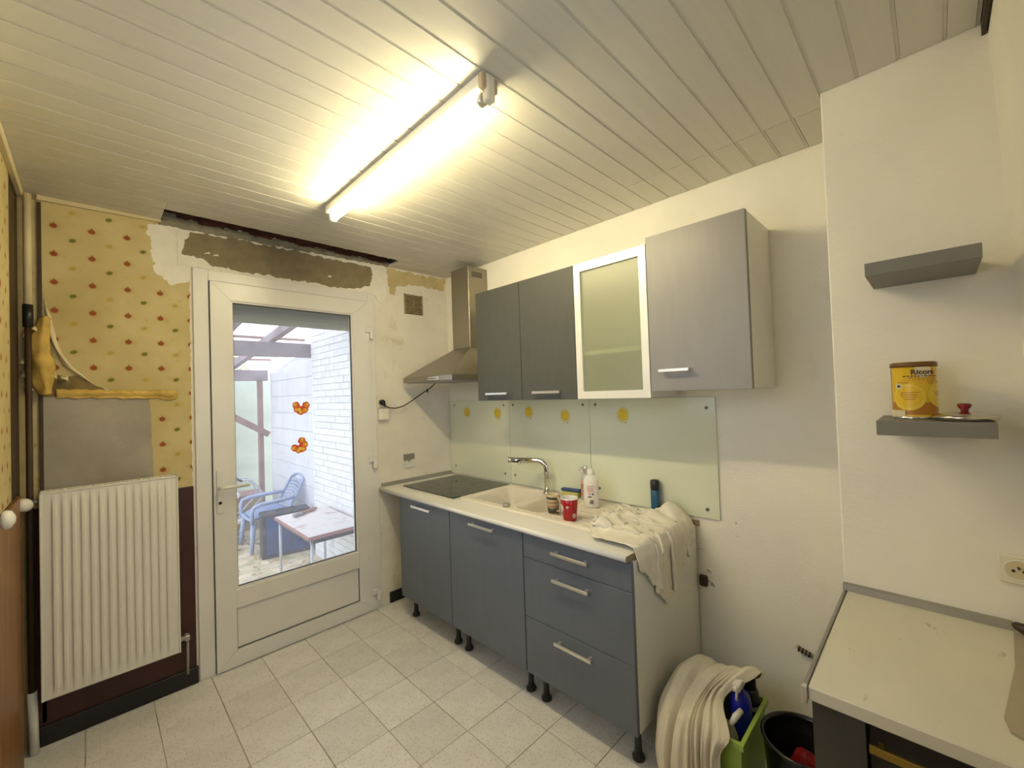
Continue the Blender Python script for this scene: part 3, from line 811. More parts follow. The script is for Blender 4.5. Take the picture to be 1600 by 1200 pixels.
MB().tube([(-2.322, -.05, .002), (-2.327, -.05, .27)], .016, 12).build('floor_sleeve', M['white_metal'], pp, 'white sleeve near the floor')
MB().tube([(-2.327, -.05, 1.87), (-2.327, -.05, 1.97)], .017, 12).build('coupling', M['black_plastic'], pp)
lk = MB().lathe([(0, 0), (.026, .002), (.030, .010), (.026, .022), (.010, .030), (0, .031)], (XL + .030, -.850, 1.168), 18, M=Matrix.Rotation(math.pi / 2, 4, 'Y'))
lk.tube([(XL + .004, -.850, 1.168), (XL + .032, -.850, 1.168)], .012)
lk.build('round_knob', M['white_gloss'], wl)

# ================================================================== BASE UNITS
BX = -.640          # door faces
WT, WB_ = .850, .824
def bar_handle(mb, y0, y1, z, x):
    mb.box(x - .032, x - .022, y0, y1, z - .007, z + .007, .0015)
    mb.box(x - .024, x, y0 + .012, y0 + .024, z - .005, z + .005)
    mb.box(x - .024, x, y1 - .024, y1 - .012, z - .005, z + .005)
    return mb
def base_unit(y0, y1, label, fronts, hs, cut=(0, 0), group=None):
    """y0 > y1; fronts: (kind, z0, z1, handle y0, y1, z)"""
    c = thing('base_cabinet', (-.32, (y0 + y1) / 2, 0), label, 'cabinet', 'base units under the worktop')
    xb, xf = -.012, BX + .020
    for y, s, ct in ((y0, -1, cut[0]), (y1, 1, cut[1])):
        a, b = (y - .017, y - .001) if s < 0 else (y + .001, y + .017)
        MB().box(xf, xb, a, b, .150, WB_ - .004 - ct, .0008).build('side_panel', M['carcass'], c)
    MB().box(xf, xb, y1 + .018, y0 - .018, .150, .166).build('bottom_panel', M['carcass'], c)
    MB().box(xb - .006, xb, y1 + .018, y0 - .018, .167, .62).build('back_panel', M['carcass'], c)
    for kind, z0, z1, ha, hb, hz in fronts:
        d = MB().box(BX, BX + .018, y1 + .002, y0 - .002, z0, z1, .0012).build(kind, M['cab_daylit'], c)
        bar_handle(MB(), ha, hb, hz, BX).build('handle', M['alu'], d, 'aluminium bar handle')
        if kind == 'drawer':
            MB().box(BX + .018, -.12, y1 + .03, y1 + .042, z0 + .02, z1 - .04).box(BX + .018, -.12, y0 - .042, y0 - .03, z0 + .02, z1 - .04).box(BX + .03, -.12, y1 + .042, y0 - .042, z0 + .02, z0 + .03).build('drawer_box', M['carcass'], d)
    for lx in (-.565, -.09):
        for ly in (y0 - .055, y1 + .045):
            MB().lathe([(0, 0), (.025, 0), (.026, .012), (.016, .026), (.0145, .05), (.0145, .12), (.024, .128), (.028, .149), (0, .149)], (lx, ly, .001), 16).build('leg', M['black_plastic'], c)
    return c
base_unit(-.252, -.823, 'daylight-tinted slate grey single door base cabinet below the hob in the corner', [('door', .147, .820, -.66, -.445, .790)], 1, (0, .17))
base_unit(-.825, -1.423, 'daylight-tinted slate grey single door base cabinet below the sink bowls', [('door', .147, .820, -1.232, -1.036, .790)], 1, (.17, .02))
base_unit(-1.425, -2.016, 'daylight-tinted slate grey base cabinet with three drawers at the end of the worktop',
          [('drawer', .705, .820, -1.82, -1.622, .772), ('drawer', .419, .702, -1.822, -1.624, .651), ('drawer', .147, .416, -1.825, -1.626, .370)], 3, (.02, 0))

# ---- worktop with cut-out
wt = thing('worktop', (-.32, -1.0, WB_), 'white marbled kitchen worktop along the right wall', 'worktop')
CX0, CX1, CY0, CY1 = -.47, -.062, -1.42, -.762     # sink cut-out (y0<y1)
YE = -2.004
ct = MB()
ct.box(-.650, CX0, YE, -.002, WB_, WT).box(CX1, -.014, YE, -.002, WB_, WT).box(CX0, CX1, YE, CY0, WB_, WT).box(CX0, CX1, CY1, -.002, WB_, WT)
ct.build('countertop', M['counter'], wt)
MB().tube([(-.651, YE + .0005, (WB_ + WT) / 2), (-.651, -.003, (WB_ + WT) / 2)], .0128, 14).build('rounded_front_edge', M['counter'], wt)
MB().box(-.660, -.016, YE - .0015, YE, WB_, WT - .0005).build('cut_end', M['counter_edge'], wt, 'raw brown cut end')
MB().prism([(-.002, WT), (-.016, WT), (-.012, WT + .022), (-.002, WT + .026)], 'x', -.640, -.014).build('upstand', M['steel_dull'], wt, 'grey upstand strip on the back wall')
MB().box(-.012, -.0, -2.03, -2.004, .815, .842).build('upstand_stub', M['counter_edge'], wt)

# ---- hob
hb = thing('hob', (-.28, -.41, WT), 'black ceramic hob set in the corner end of the worktop', 'hob')
MB().box(-.530, -.028, -.715, -.115, WT + .0005, WT + .006, .002).build('glass_plate', M['hob'], hb)
for (x, y, r) in ((-.40, -.26, .075), (-.40, -.56, .09), (-.16, -.26, .09), (-.16, -.56, .07)):
    mb = MB(); mb.lathe([(r, 0), (r, .0004), (r - .002, .0004), (r - .002, 0)], (x, y, WT + .0059), 40); mb.build('cooking_ring', M['cab_dark'], hb)

# ---- sink
sk_ = thing('kitchen_sink', (-.26, -1.2, WT), 'beige composite sink with two bowls and ribbed drainer', 'sink')
SX0, SX1, SY0, SY1 = -.505, -.030, -1.765, -.730
def sdbox(x, y, cx, cy, hx, hy, r):
    qx, qy = abs(x - cx) - hx + r, abs(y - cy) - hy + r
    return math.hypot(max(qx, 0), max(qy, 0)) + min(max(qx, qy), 0) - r
def sm(a, b, x):
    t = max(0, min(1, (x - a) / (b - a))); return t * t * (3 - 2 * t)
def sinkz(x, y):
    e = sdbox(x, y, (SX0 + SX1) / 2, (SY0 + SY1) / 2, (SX1 - SX0) / 2, (SY1 - SY0) / 2, .03)
    z = WT + .0008 + .010 * (1 - sm(-.012, 0, e))
    d1 = sdbox(x, y, -.262, -.955, .190, .182, .05)
    d2 = sdbox(x, y, -.275, -1.275, .172, .105, .045)
    z -= .150 * (1 - sm(-.038, .002, d1)) + .112 * (1 - sm(-.034, .002, d2))
    d3 = sdbox(x, y, -.275, -1.575, .185, .150, .03)
    k = 1 - sm(-.012, 0, d3)
    z -= k * (.0045 + .0022 * math.sin(x * 2 * math.pi / .045))
    return z
mb = MB()
mb.grid(lambda u, v: Vector((SX0 + u * (SX1 - SX0), SY0 + v * (SY1 - SY0), sinkz(SX0 + u * (SX1 - SX0), SY0 + v * (SY1 - SY0)))), 90, 190)
mb.build('basin', M['sink'], sk_)
MB().lathe([(0, 0), (.034, 0), (.036, .003), (.03, .004), (.02, .002), (0, .002)], (-.262, -.955, WT - .1385), 24).build('plughole', M['chrome'], sk_)
MB().lathe([(0, 0), (.034, 0), (.036, .003), (.03, .004), (.02, .002), (0, .002)], (-.275, -1.275, WT - .1005), 24).build('plughole', M['chrome'], sk_)
MB().lathe([(0, 0), (.019, 0), (.021, .006), (.021, .014), (.018, .019), (0, .020)], (-.470, -1.138, WT + .0105), 20).build('drain_knob', M['steel_dull'], sk_)

# ---- tap
tp = thing('mixer_tap', (-.085, -1.115, WT), 'chrome mixer tap with long angled spout over the sink', 'tap')
tz = WT + .0105
MB().lathe([(0, 0), (.030, 0), (.030, .006), (.022, .010), (0, .010)], (-.085, -1.115, tz), 24).build('base_ring', M['chrome'], tp)
arc = [(-.085, -1.115, tz + .005), (-.085, -1.115, tz + .14)]
cz0 = 1.012
for k in range(0, 9):
    a = math.pi / 2 * k / 8
    arc.append((-.085 - .045 * (1 - math.cos(a)) * .45, -1.115 + .055 * (1 - math.cos(a)), cz0 + .052 * math.sin(a)))
arc += [(-.20, -.91, 1.068)]
MB().tube(arc, .0165, 16).build('spout', M['chrome'], tp)
MB().tube([(-.196, -.918, 1.068), (-.206, -.900, 1.068)], .019, 16).build('spray_head', M['chrome'], tp)
MB().lathe([(0, 0), (.009, 0), (.009, .014), (0, .014)], (-.172, -.96, 1.040), 14).build('aerator', M['chrome'], tp)
MB().tube([(-.206, -.898, 1.078), (-.207, -.897, 1.103)], .0025, 8).build('lever', M['chrome'], tp)

# ================================================================== BACKSPLASH
def splash(y0, y1, label, screws, suns):
    g = thing('glass_splashback', (-.004, (y0 + y1) / 2, .87), label, 'splashback', 'glass splashback panels')
    MB().box(-.009, -.002, y1 + .0003, y0 - .0003, .860, 1.452, .001).build('glass_panel', M['backsplash'], g)
    for (y, z) in screws:
        MB().lathe([(0, 0), (.008, 0), (.008, .003), (.004, .005), (0, .005)], (-.009, y, z), 14, M=Matrix.Rotation(-math.pi / 2, 4, 'Y')).build('screw_cap', M['screw'], g)
    for (y, z) in suns:
        s = MB()
        pts = []
        for k in range(36):
            a = 2 * math.pi * k / 36; r = .050 if k % 3 else .040
            pts.append((y + r * .92 * math.cos(a), z + r * math.sin(a)))
        s.prism(pts, 'x', -.0096, -.0090)
        sp = s.build('sun_motif', M['sun_pale'], g)
        s = MB(); pts = []
        for k in range(30):
            a = 2 * math.pi * k / 30; r = .034 + .002 * math.sin(k * 2.1)
            pts.append((y + r * math.cos(a) * .92, z + r * math.sin(a)))
        s.prism(pts, 'x', -.0102, -.0096); s.build('sun_disc', M['sun_y'], sp)
        MB().prism([(y - .02, z - .048), (y - .012, z - .048), (y - .012, z - .041), (y - .02, z - .041)], 'x', -.0102, -.0096).build('sun_print', M['can_orange'], sp)
splash(-.006, -.715, 'pale green glass splashback panel behind the hob', [(-.074, 1.418), (-.663, 1.417), (-.07, .92), (-.655, .92)], [(-.235, 1.362), (-.592, 1.358)])
splash(-.717, -1.404, 'pale green glass splashback panel behind the tap', [(-.757, 1.417), (-1.36, 1.417), (-.757, .922), (-1.372, .93)], [(-.907, 1.370), (-1.222, 1.348)])
splash(-1.406, -2.132, 'pale green glass splashback panel behind the crumpled cloth', [(-1.45, 1.417), (-2.09, 1.40), (-1.46, .925), (-2.075, .905)], [(-1.632, 1.360)])

# ================================================================== COOKER HOOD
hd = thing('cooker_hood', (-.24, -.37, 1.60), 'steel chimney cooker hood above the hob in the corner', 'cooker hood')
HY0, HY1, HXF = -.672, -.070, -.475
MB().box(HXF, -.002, HY0, HY1, 1.604, 1.640, .001).build('control_band', M['steel'], hd)
dy0, dy1, dx = -.520, -.315, -.187
b = bmesh.new()
lo = [(HXF, HY0, 1.640), (HXF, HY1, 1.640), (-.002, HY1, 1.640), (-.002, HY0, 1.640)]
hi = [(dx, dy0, 1.842), (dx, dy1, 1.842), (-.002, dy1, 1.842), (-.002, dy0, 1.842)]
A = [b.verts.new(p) for p in lo]; B = [b.verts.new(p) for p in hi]
for k in range(4): b.faces.new((A[k], A[(k + 1) % 4], B[(k + 1) % 4], B[k]))
b.faces.new(B)
bmesh.ops.recalc_face_normals(b, faces=b.faces)
mb = MB(); mb.merge(b); mb.build('canopy', M['steel'], hd)
MB().box(dx, -.002, dy0, dy1, 1.842, 2.440, .002).build('duct', M['steel'], hd)
MB().box(dx - .002, -.002, dy0 - .002, dy1 + .002, 2.14, 2.143).build('duct_joint', M['steel_dull'], hd)
vs = MB()
for k in range(6): vs.box(-.155 + 0, -.055, dy0 - .0015, dy0 + .001, 2.365 + k * .007, 2.369 + k * .007)
vs.build('vent_slots', M['cab_dark'], hd)
MB().box(HXF - .0015, HXF, -.52, -.40, 1.612, 1.632).build('control_panel', M['alu'], hd)
for k in range(5): MB().box(HXF - .003, HXF - .001, -.505 + k * .021, -.493 + k * .021, 1.618, 1.626).build('push_button', M['cab_dark'], hd)
MB().box(HXF + .02, -.02, HY0 + .02, HY1 - .02, 1.598, 1.604).build('grease_filter', M['steel_dull'], hd)
cd = thing('hood_flex', (-.6, -.03, 1.44), 'black power cord from hood to plug beside the door', 'cord')
MB().tube([(-.612, -.045, 1.440), (-.58, -.04, 1.425), (-.53, -.04, 1.418), (-.46, -.04, 1.432), (-.393, -.045, 1.468), (-.32, -.05, 1.512), (-.275, -.06, 1.540), (-.233, -.06, 1.562), (-.19, -.07, 1.600)], .0042, 8).build('cable', M['brown_plastic'], cd)
MB().tube([(-.628, -.006, 1.468), (-.628, -.040, 1.466), (-.624, -.046, 1.452), (-.612, -.046, 1.436)], [.019, .019, .013, .006], 14).build('plug', M['black_plastic'], cd)
MB().box(-.262, -.254, -.066, -.05, 1.530, 1.556, .002).build('cable_clip', M['black_plastic'], cd)
so = thing('wall_socket', (-.61, 0, 1.47), 'pale socket with black plug beside the door', 'socket')
MB().box(-.653, -.575, -.010, 0, 1.428, 1.518, .003).build('cover_plate', M['ivory'], so)
MB().lathe([(0, 0), (.026, 0), (.028, .002), (0, .0021)], (-.628, -.010, 1.468), 20, M=Matrix.Rotation(math.pi / 2, 4, 'X')).build('socket_face', M['ivory'], so)
sw = thing('light_switch', (-.615, 0, 1.38), 'small white switch box just under the socket by the door', 'switch')
MB().box(-.655, -.580, -.036, 0, 1.338, 1.420, .004).build('switch_box', M['white_gloss'], sw)
MB().box(-.640, -.600, -.040, -.034, 1.35, 1.41, .003).build('rocker', M['ivory'], sw)
vg = thing('air_vent', (-.325, 0, 2.15), 'brown slatted air vent high on the back wall beside the hood', 'vent')
MB().box(-.405, -.250, -.004, 0, 2.148, 2.300).build('backing', M['cab_dark'], vg)
for k in range(9):
    z = 2.156 + k * .0162
    MB().prism([(-.013, z - .003), (-.004, z), (-.004, z + .011), (-.013, z + .006)], 'x', -.402, -.253).build('slat', M['mug_band2'] if False else M['counter_edge'], vg)
MB().box(-.408, -.400, -.014, 0, 2.146, 2.302).box(-.256, -.248, -.014, 0, 2.146, 2.302).box(-.328, -.323, -.0125, -.003, 2.15, 2.30).build('vent_frame', M['counter_edge'], vg)
ob = thing('wall_box', (-.40, 0, .96), 'broken open wall box above the worktop corner', 'socket')
MB().box(-.452, -.355, -.004, 0, .962, 1.062, .001).build('mount_plate', M['steel_dull'], ob)
MB().prism([(-.452, .958), (-.352, .958), (-.352, 1.022), (-.39, 1.012), (-.41, .995), (-.42, 1.012), (-.452, 1.012)], 'y', -.010, -.003).build('cover_fragment', M['white_gloss'], ob)
single(MB().box(-.022, -.001, -2.062, -2.024, .525, .580, .006), 'wall_clip', M['brown_plastic'], (0, -2.043, .525), 'small brown bracket on the right wall beside the white unit side', 'bracket')

# ================================================================== WALL UNITS
UX = -.335
def upper(y0, y1, z0, z1, label, deep=False):
    c = thing('wall_cabinet', (-.16, (y0 + y1) / 2, z0), label, 'cabinet', 'wall units above the splashback')
    xf = UX + .020
    MB().box(xf, -.003, y0 - .017, y0 - .001, z0, z1, .0008).build('side_panel', M['carcass'], c)
    MB().box(xf, -.003, y1 + .001, y1 + .017, z0, z1, .0008).build('side_panel', M['carcass'], c)
    MB().box(xf, -.003, y1 + .018, y0 - .018, z0, z0 + .016).build('bottom_panel', M['carcass'], c)
    MB().box(xf, -.003, y1 + .018, y0 - .018, z1 - .016, z1).build('top_panel', M['carcass'], c)
    MB().box(-.010, -.003, y1 + .018, y0 - .018, z0 + .017, z1 - .017).build('back_panel', M['inside'], c)
    MB().box(xf + (.001 if deep else .012), -.011, y1 + .018, y0 - .018, z0 + .222, z0 + .240).build('shelf_board', M['carcass'], c)
    return c
def ubar(y0, y1, z):
    return bar_handle(MB(), y0, y1, z, UX)
c1 = upper(-.766, -1.562, 1.462, 2.160, 'slate grey wall cabinet with two doors next to the cooker hood')
for y0, y1, h0, h1 in ((-.766, -1.163, -1.06, -.87), (-1.164, -1.562, -1.463, -1.268)):
    d = MB().box(UX, UX + .018, y1 + .0015, y0 - .0015, 1.460, 2.162, .0012).build('door', M['cab_grey'], c1)
    ubar(h0, h1, 1.502).build('handle', M['alu'], d, 'aluminium bar handle')
c2 = upper(-1.563, -1.971, 1.464, 2.160, 'wall cabinet with a frosted glass door in a pale frame', True)
d = MB()
fy0, fy1, fz0, fz1 = -1.5645, -1.970, 1.461, 2.163
gi0, gi1, gj0, gj1 = -1.602, -1.934, 1.499, 2.119
for pl_ in mitre(fy0, fy1, fz0, fz1, gi0, gi1, gj0, gj1, 0, 0):
    d.prism(pl_, 'x', UX, UX + .020)
d = d.build('door', M['alu_frame'], c2, 'pale metal framed glass door')
MB().box(UX + .012, UX + .017, gi1 - .003, gi0 + .003, gj0 - .003, gj1 + .003).build('pane', M['frosted'], d, 'frosted pale green pane')
c3 = upper(-1.972, -2.388, 1.492, 2.188, 'grey single door wall cabinet with painted sheen at the free end of the row')
d = MB().box(UX, UX + .017, -2.3865, -1.9735, 1.490, 2.190, .0012).build('door', M['cab_sheen'], c3)
ubar(-2.158, -2.024, 1.580).build('handle', M['alu'], d, 'aluminium bar handle')
MB().box(UX + .0175, UX + .021, -2.387, -1.973, 1.490, 2.190).build('door_edge', M['cab_edge'], d)

# ================================================================== THINGS ON THE WORKTOP
ZT = WT + .0088
def mug(c, prof, m_out, label, name, ha, hr):
    t = thing(name, c, label, 'mug', 'mugs beside the sink')
    MB().lathe(prof, c, 32).build('cup', m_out, t)
    return t
c = (-.400, -1.428, ZT)
t = mug(c, [(0, .003), (.026, .0), (.029, .004), (.031, .03), (.036, .075), (.039, .102), (.036, .103), (.033, .07), (.027, .012), (0, .008)], M['brown_mug'], 'beige mug with dark printed bands beside the red mug', 'stoneware_mug', 0, 0)
for z0, z1, r0, r1, m_ in ((.006, .034, .0300, .0325, 'mug_band'), (.040, .047, .0330, .0338, 'mug_band2'), (.060, .066, .0350, .0356, 'mug_band2'), (.080, .092, .0372, .0386, 'mug_band')):
    MB().lathe([(r0 - .001, z0), (r0, z0), (r1, z1), (r1 - .001, z1)], c, 32).build('printed_band', M[m_], t)
hnd = [(c[0] + math.cos(-1.85) * r, c[1] + math.sin(-1.85) * r, c[2] + z) for r, z in ((.034, .088), (.052, .090), (.064, .076), (.064, .045), (.054, .025), (.032, .020))]
MB().tube(hnd, .006, 10).build('handle', M['brown_mug'], t)
c = (-.436, -1.562, ZT)
t = mug(c, [(0, .003), (.031, .0), (.034, .005), (.0355, .02), (.041, .075), (.043, .110), (.041, .111), (.038, .075), (.030, .012), (0, .008)], M['red'], 'glossy red mug standing on the drainer', 'red_mug', 0, 0)
MB().lathe([(.0432, .106), (.0436, .1105), (.042, .1122), (.0402, .111), (.0372, .075), (.0345, .03), (.0342, .03), (.0365, .075), (.0395, .1085)], c, 32).build('white_inside', M['white_gloss'], t, 'white rim and inside')
for a0, zc, s in ((2.55, .062, 1), (3.55, .072, .35), (4.45, .028, .6)):
    pts = []
    mb = MB()
    for ring_ in (.015, .008):
        path = []
        for k in range(15):
            q = 2 * math.pi * k / 14
            a = a0 + ring_ * s * math.cos(q) / .04; z = zc + ring_ * s * 1.2 * math.sin(q)
            r = .0355 + (z - .02) * .1 + .0008
            path.append((c[0] + r * math.cos(a), c[1] + r * math.sin(a), c[2] + z))
        mb.tube(path, .0014 * max(.7, s), 6, cap=False)
    mb.build('white_emblem', M['white_gloss'], t, 'white ring emblem')
# white bottle with label
c = (-.178, -1.516, ZT)
wbt = thing('white_bottle', c, 'white plastic bottle with pink lettering and barcode standing behind the red mug', 'bottle')
MB().lathe([(0, 0), (.036, 0), (.040, .006), (.041, .05), (.039, .10), (.041, .125), (.040, .145), (.030, .170), (.020, .178)], c, 28, sx=.62, sy=1, M=Matrix.Rotation(math.radians(35), 4, 'Z')).build('body', M['bottle_white'], wbt)
MB().lathe([(.0205, .176), (.0215, .178), (.019, .206), (.014, .211), (0, .212)], c, 22, sx=.75, sy=1, M=Matrix.Rotation(math.radians(35), 4, 'Z')).build('cap', M['bottle_white'], wbt)
RB = Matrix.Translation(c) @ Matrix.Rotation(math.radians(35), 4, 'Z')
def bmap(u, v):   # label face of the bottle: u across, v up
    y = -u
    rr = .0405
    x = -.62 * math.sqrt(max(1e-6, rr * rr - y * y)) - .0012
    return RB @ Vector((x, y, v))
def label_box(u0, u1, v0, v1, m_, name):
    mb = MB(); mb.grid(lambda a, b: bmap(u0 + (u1 - u0) * a, v0 + (v1 - v0) * b), 4, 2); mb.build(name, m_, wbt)
label_box(-.024, .018, .118, .122, M['bottle_pink'], 'pink_print')
for k in range(6): label_box(-.022 + .002 * (k % 2), .016 - .004 * (k % 3), .086 + k * .0048, .0882 + k * .0048, M['bottle_pink'], 'pink_print')
label_box(.004, .013, .072, .080, M['ink'], 'print_mark'); label_box(-.012, -.004, .074, .078, M['ink'], 'print_mark'); label_box(-.018, .001, .058, .064, M['ink'], 'print_mark')
for k in range(9): label_box(-.010 + k * .0026, -.010 + k * .0026 + (.0008 + .0008 * (k % 2)), .022, .045, M['ink'], 'barcode_bar')
# spray bottle behind
c = (-.064, -1.402, WT + .0112)
sb = thing('soap_bottle', c, 'slim clear soap bottle with floral pink label behind the white bottle', 'bottle')
MB().lathe([(0, 0), (.028, 0), (.030, .008), (.030, .12), (.024, .145), (.013, .155)], c, 24).build('body', M['spray_grey'], sb)
MB().lathe([(.0305, .02), (.0308, .022), (.0308, .112), (.0305, .114)], c, 24).build('label', M['spray_label'], sb)
MB().lathe([(.012, .153), (.015, .156), (.017, .185), (.014, .196), (0, .198)], c, 18).tube([(c[0], c[1], c[2] + .188), (c[0] - .03, c[1] + .02, c[2] + .184), (c[0] - .036, c[1] + .024, c[2] + .172)], .006, 8).build('pump_head', M['alu'], sb)
c = (-.068, -1.295, WT + .0112)
sp = thing('sponge', c, 'yellow washing sponge lying behind the small sink bowl', 'sponge')
Rz = Matrix.Translation(c) @ Matrix.Rotation(math.radians(3), 4, 'Z')
MB().box(-.032, .030, -.060, .055, 0, .032, .006, 2, M=Rz).build('foam', M['sponge_y'], sp)
bsh = single(MB().box(-.018, .018, -.075, .055, .033, .050, .006, 2, M=Matrix.Translation((-.070, -1.285, WT + .0112)) @ Matrix.Rotation(math.radians(8), 4, 'Z')), 'scrubbing_brush', M['blue_dark'], (-.070, -1.285, WT + .044), 'dark blue scrubbing brush lying on the yellow sponge', 'brush')
c = (-.045, -1.825, WT)
bb = thing('blue_bottle', c, 'slim blue bottle with black cap behind the crumpled cloth', 'bottle')
MB().lathe([(0, 0), (.022, 0), (.023, .004), (.023, .120), (.021, .124), (0, .124)], c, 20).build('body', M['blue_bottle'], bb)
MB().lathe([(0, .124), (.0225, .124), (.0235, .128), (.0235, .168), (.019, .174), (0, .175)], c, 20).build('cap', M['black_plastic'], bb, 'black cap')
# ---- crumpled cloth over the end of the worktop
def cloth():
    n, m = 74, 84
    LA, LB = .62, .80                       # true size of the cloth
    P = np.zeros((n, m, 3))
    th = math.radians(2)
    for i in range(n):
        for j in range(m):
            a = (i / (n - 1) - .5) * LA * .86; b = (j / (m - 1) - .5) * LB * .62
            x = -.315 + b * math.cos(th) - a * math.sin(th); y = -1.915 - a * math.cos(th) - b * math.sin(th)
            w = noise.noise(Vector((a * 5, b * 9, 2))) * .08 + .040 * math.sin(b * 44 + 3 * noise.noise(Vector((a * 6, b * 3, 5))))
            P[i, j] = (x, y, WT + .085 + w)
    P = cloth_sim(P, LA / (n - 1), LB / (m - 1), boxes=[(-.668, .3, -2.010, -.5, .4, WT + .014), (-.642, .3, -2.022, -.5, -.2, .83)],
                  balls=[((-.045, -1.825, .96), .030), ((-.045, -1.825, .91), .030), ((-.10, -1.93, .870), .058), ((-.19, -1.88, .868), .042), ((-.045, -1.90, .885), .035), ((-.45, -1.765, .885), .030), ((-.36, -1.775, .890), .024), ((-.27, -1.80, .880), .022), ((-.30, -1.70, .868), .022), ((-.41, -1.87, .868), .018), ((-.27, -1.90, .870), .022)], planes=[(0, -1, -.014), (0, 1, -.60)], steps=200, fric=.75, bend=.12, seed=4)
    E = P.copy()
    for i in range(n):
        for j in range(m):
            q = Vector((i * .0084 * 9, j * .0096 * 9, 3)); q2 = Vector((i * .0084 * 22 + 5, j * .0096 * 15, 7))
            k = (1 - 2 * abs(noise.noise(q))) ** 3 * .008 + (1 - 2 * abs(noise.noise(q2))) ** 3 * .004
            if P[i, j, 2] > WT: E[i, j, 2] += k
            else: E[i, j, 1] -= k * .8
    P = E
    return thicken(cloth_mesh(P, lambda a, b: a + b * 1.1 > .30 and a < .70 + .30 * (1 - abs(b - .40) / (.40 if b < .40 else .60)) ** 1.3 + .025 * noise.noise(Vector((b * 9, 1, 1)))), .0018)
single(cloth(), 'crumpled_cloth', M['cloth'], (-.3, -1.9, WT), 'crumpled off-white cloth hanging over the end of the worktop', 'cloth')

# ================================================================== CHIMNEY BREAST: shelves
def shelf(y0, y1, x, z0, z1, label):
    return single(MB().box(x, CH_X - .0005, y1, y0, z0, z1, .0012), 'floating_shelf', M['shelf'], (CH_X, (y0 + y1) / 2, z0), label, 'shelf', 'floating shelves on the chimney breast')
shelf(-2.754, -2.974, -.598, 1.7955, 1.832, 'upper grey floating shelf with nothing on it')
shelf(-2.762, -2.983, -.598, 1.3555, 1.395, 'lower grey floating shelf carrying the yellow tin')
# yellow tin
c = (-.476, -2.838, 1.3955)
RC, HC = .0470, .158
cn = thing('coffee_tin', c, 'yellow printed tin with brown lid on the lower shelf', 'tin')
MB().lathe([(0, 0), (RC - .001, 0), (RC + .001, .003), (RC, .006), (RC, HC - .012), (RC + .001, HC - .010), (0, HC - .010)], c, 48).build('body', M['can'], cn)
MB().lathe([(0, HC), (RC - .002, HC), (RC + .0025, HC - .003), (RC + .003, HC - .014), (RC + .0005, HC - .0145)], c, 48).build('lid', M['can_lid'], cn, 'brown plastic lid')
MB().lathe([(RC + .0005, 0), (RC + .0015, .001), (RC + .0015, .005), (RC + .0005, .006)], c, 48).build('bottom_rim', M['chrome'], cn)
A0 = math.atan2(-2.881 - c[1], -2.1283 - c[0]) 
def cmap(u, v, o=.0006):
    a = A0 + u / RC
    return Vector((c[0] + (RC + o) * math.cos(a), c[1] + (RC + o) * math.sin(a), c[2] + v))
def cpatch(u0, u1, v0, v1, m_, name, o=.0006, n=10):
    mb = MB(); mb.grid(lambda a, b: cmap(u0 + (u1 - u0) * a, v0 + (v1 - v0) * b, o), n, 2); mb.build(name, m_, cn)
def cdisc(u, v, r, m_, name, o, clip=None):
    mb = MB()
    def f(a, b):
        q = 2 * math.pi * a
        return cmap(u + r * b * math.cos(q), v + r * b * math.sin(q), o)
    mb.grid(f, 32, 6); mb.build(name, m_, cn)
cpatch(-.065, .095, .012, .046, M['can_orange'], 'orange_band', .0004, 20)
cpatch(-.10, -.062, .008, HC - .016, M['can_orange'], 'orange_band', .0004, 8)
for z0, z1 in ((.020, .034), (.046, .066), (.075, .100), (.106, .122), (.128, .136)):
    cpatch(-.098, -.068, z0, z1, M['can_light'], 'side_print', .0008, 5)
cdisc(-.012, .060, .036, M['can_light'], 'round_print', .0009)
cdisc(-.012, .062, .030, M['can'], 'round_print', .0012)
cdisc(.062, .066, .034, M['can_light'], 'round_print', .0009)
cpatch(-.065, -.020, .006, .024, M['can_cream'], 'pale_print', .0016, 6)
cpatch(-.092, -.070, .004, .020, M['can_cream'], 'pale_print', .0012, 4)
cpatch(-.040, -.024, .084, .098, M['can_cream'], 'pale_print', .0016, 4)
cpatch(-.036, -.028, .088, .094, M['ink'], 'small_mark', .0019, 2)
cdisc(.020, .132, .019, M['can_cream'], 'logo_ground', .0009)
text_mb('Ricoré', .019, lambda x, y: cmap(x + .020, y + .1235, .0016), .0006).build('lettering', M['can_ink'], cn)
for k, (u0, u1, v) in enumerate(((-.022, .056, .117), (-.010, .050, .112), (-.022, .050, .107))):
    uu = u0
    while uu < u1:
        w = random.uniform(.004, .009); cpatch(uu, min(uu + w, u1), v, v + .0028 - .0006 * k, M['can_ink'] if k == 0 else M['can_orange'], 'small_print', .0012, 2); uu += w + .0022
for k, (u0, u1, v) in enumerate(((-.035, -.010, .100), (.026, .045, .102), (.030, .042, .097), (.050, .062, .100), (-.028, .010, .072), (-.030, .008, .066), (-.028, .006, .060), (-.022, .002, .054), (.045, .075, .072), (.047, .075, .066))):
    cpatch(u0, u1, v, v + .0022, M['can_orange'], 'small_print', .0016, 4)
# pot lid
c = (-.531, -2.932, 1.3955)
ld = thing('pot_lid', c, 'shiny pot lid with dark red knob beside the yellow tin', 'lid')
MB().lathe([(.054, .0), (.058, .001), (.062, .006), (.0625, .010), (.060, .014), (.054, .015), (.050, .012), (.052, .004)], c, 48).build('rim', M['glass_lid'], ld)
MB().lathe([(.053, .0145), (.042, .018), (.025, .021), (0, .0225)], c, 40).build('dome', M['glass_lid'], ld)
MB().lathe([(0, .021), (.008, .021), (.007, .027), (.012, .034), (.0135, .040), (.010, .043), (0, .0435)], c, 20).build('knob', M['dark_red'], ld, 'dark red knob')
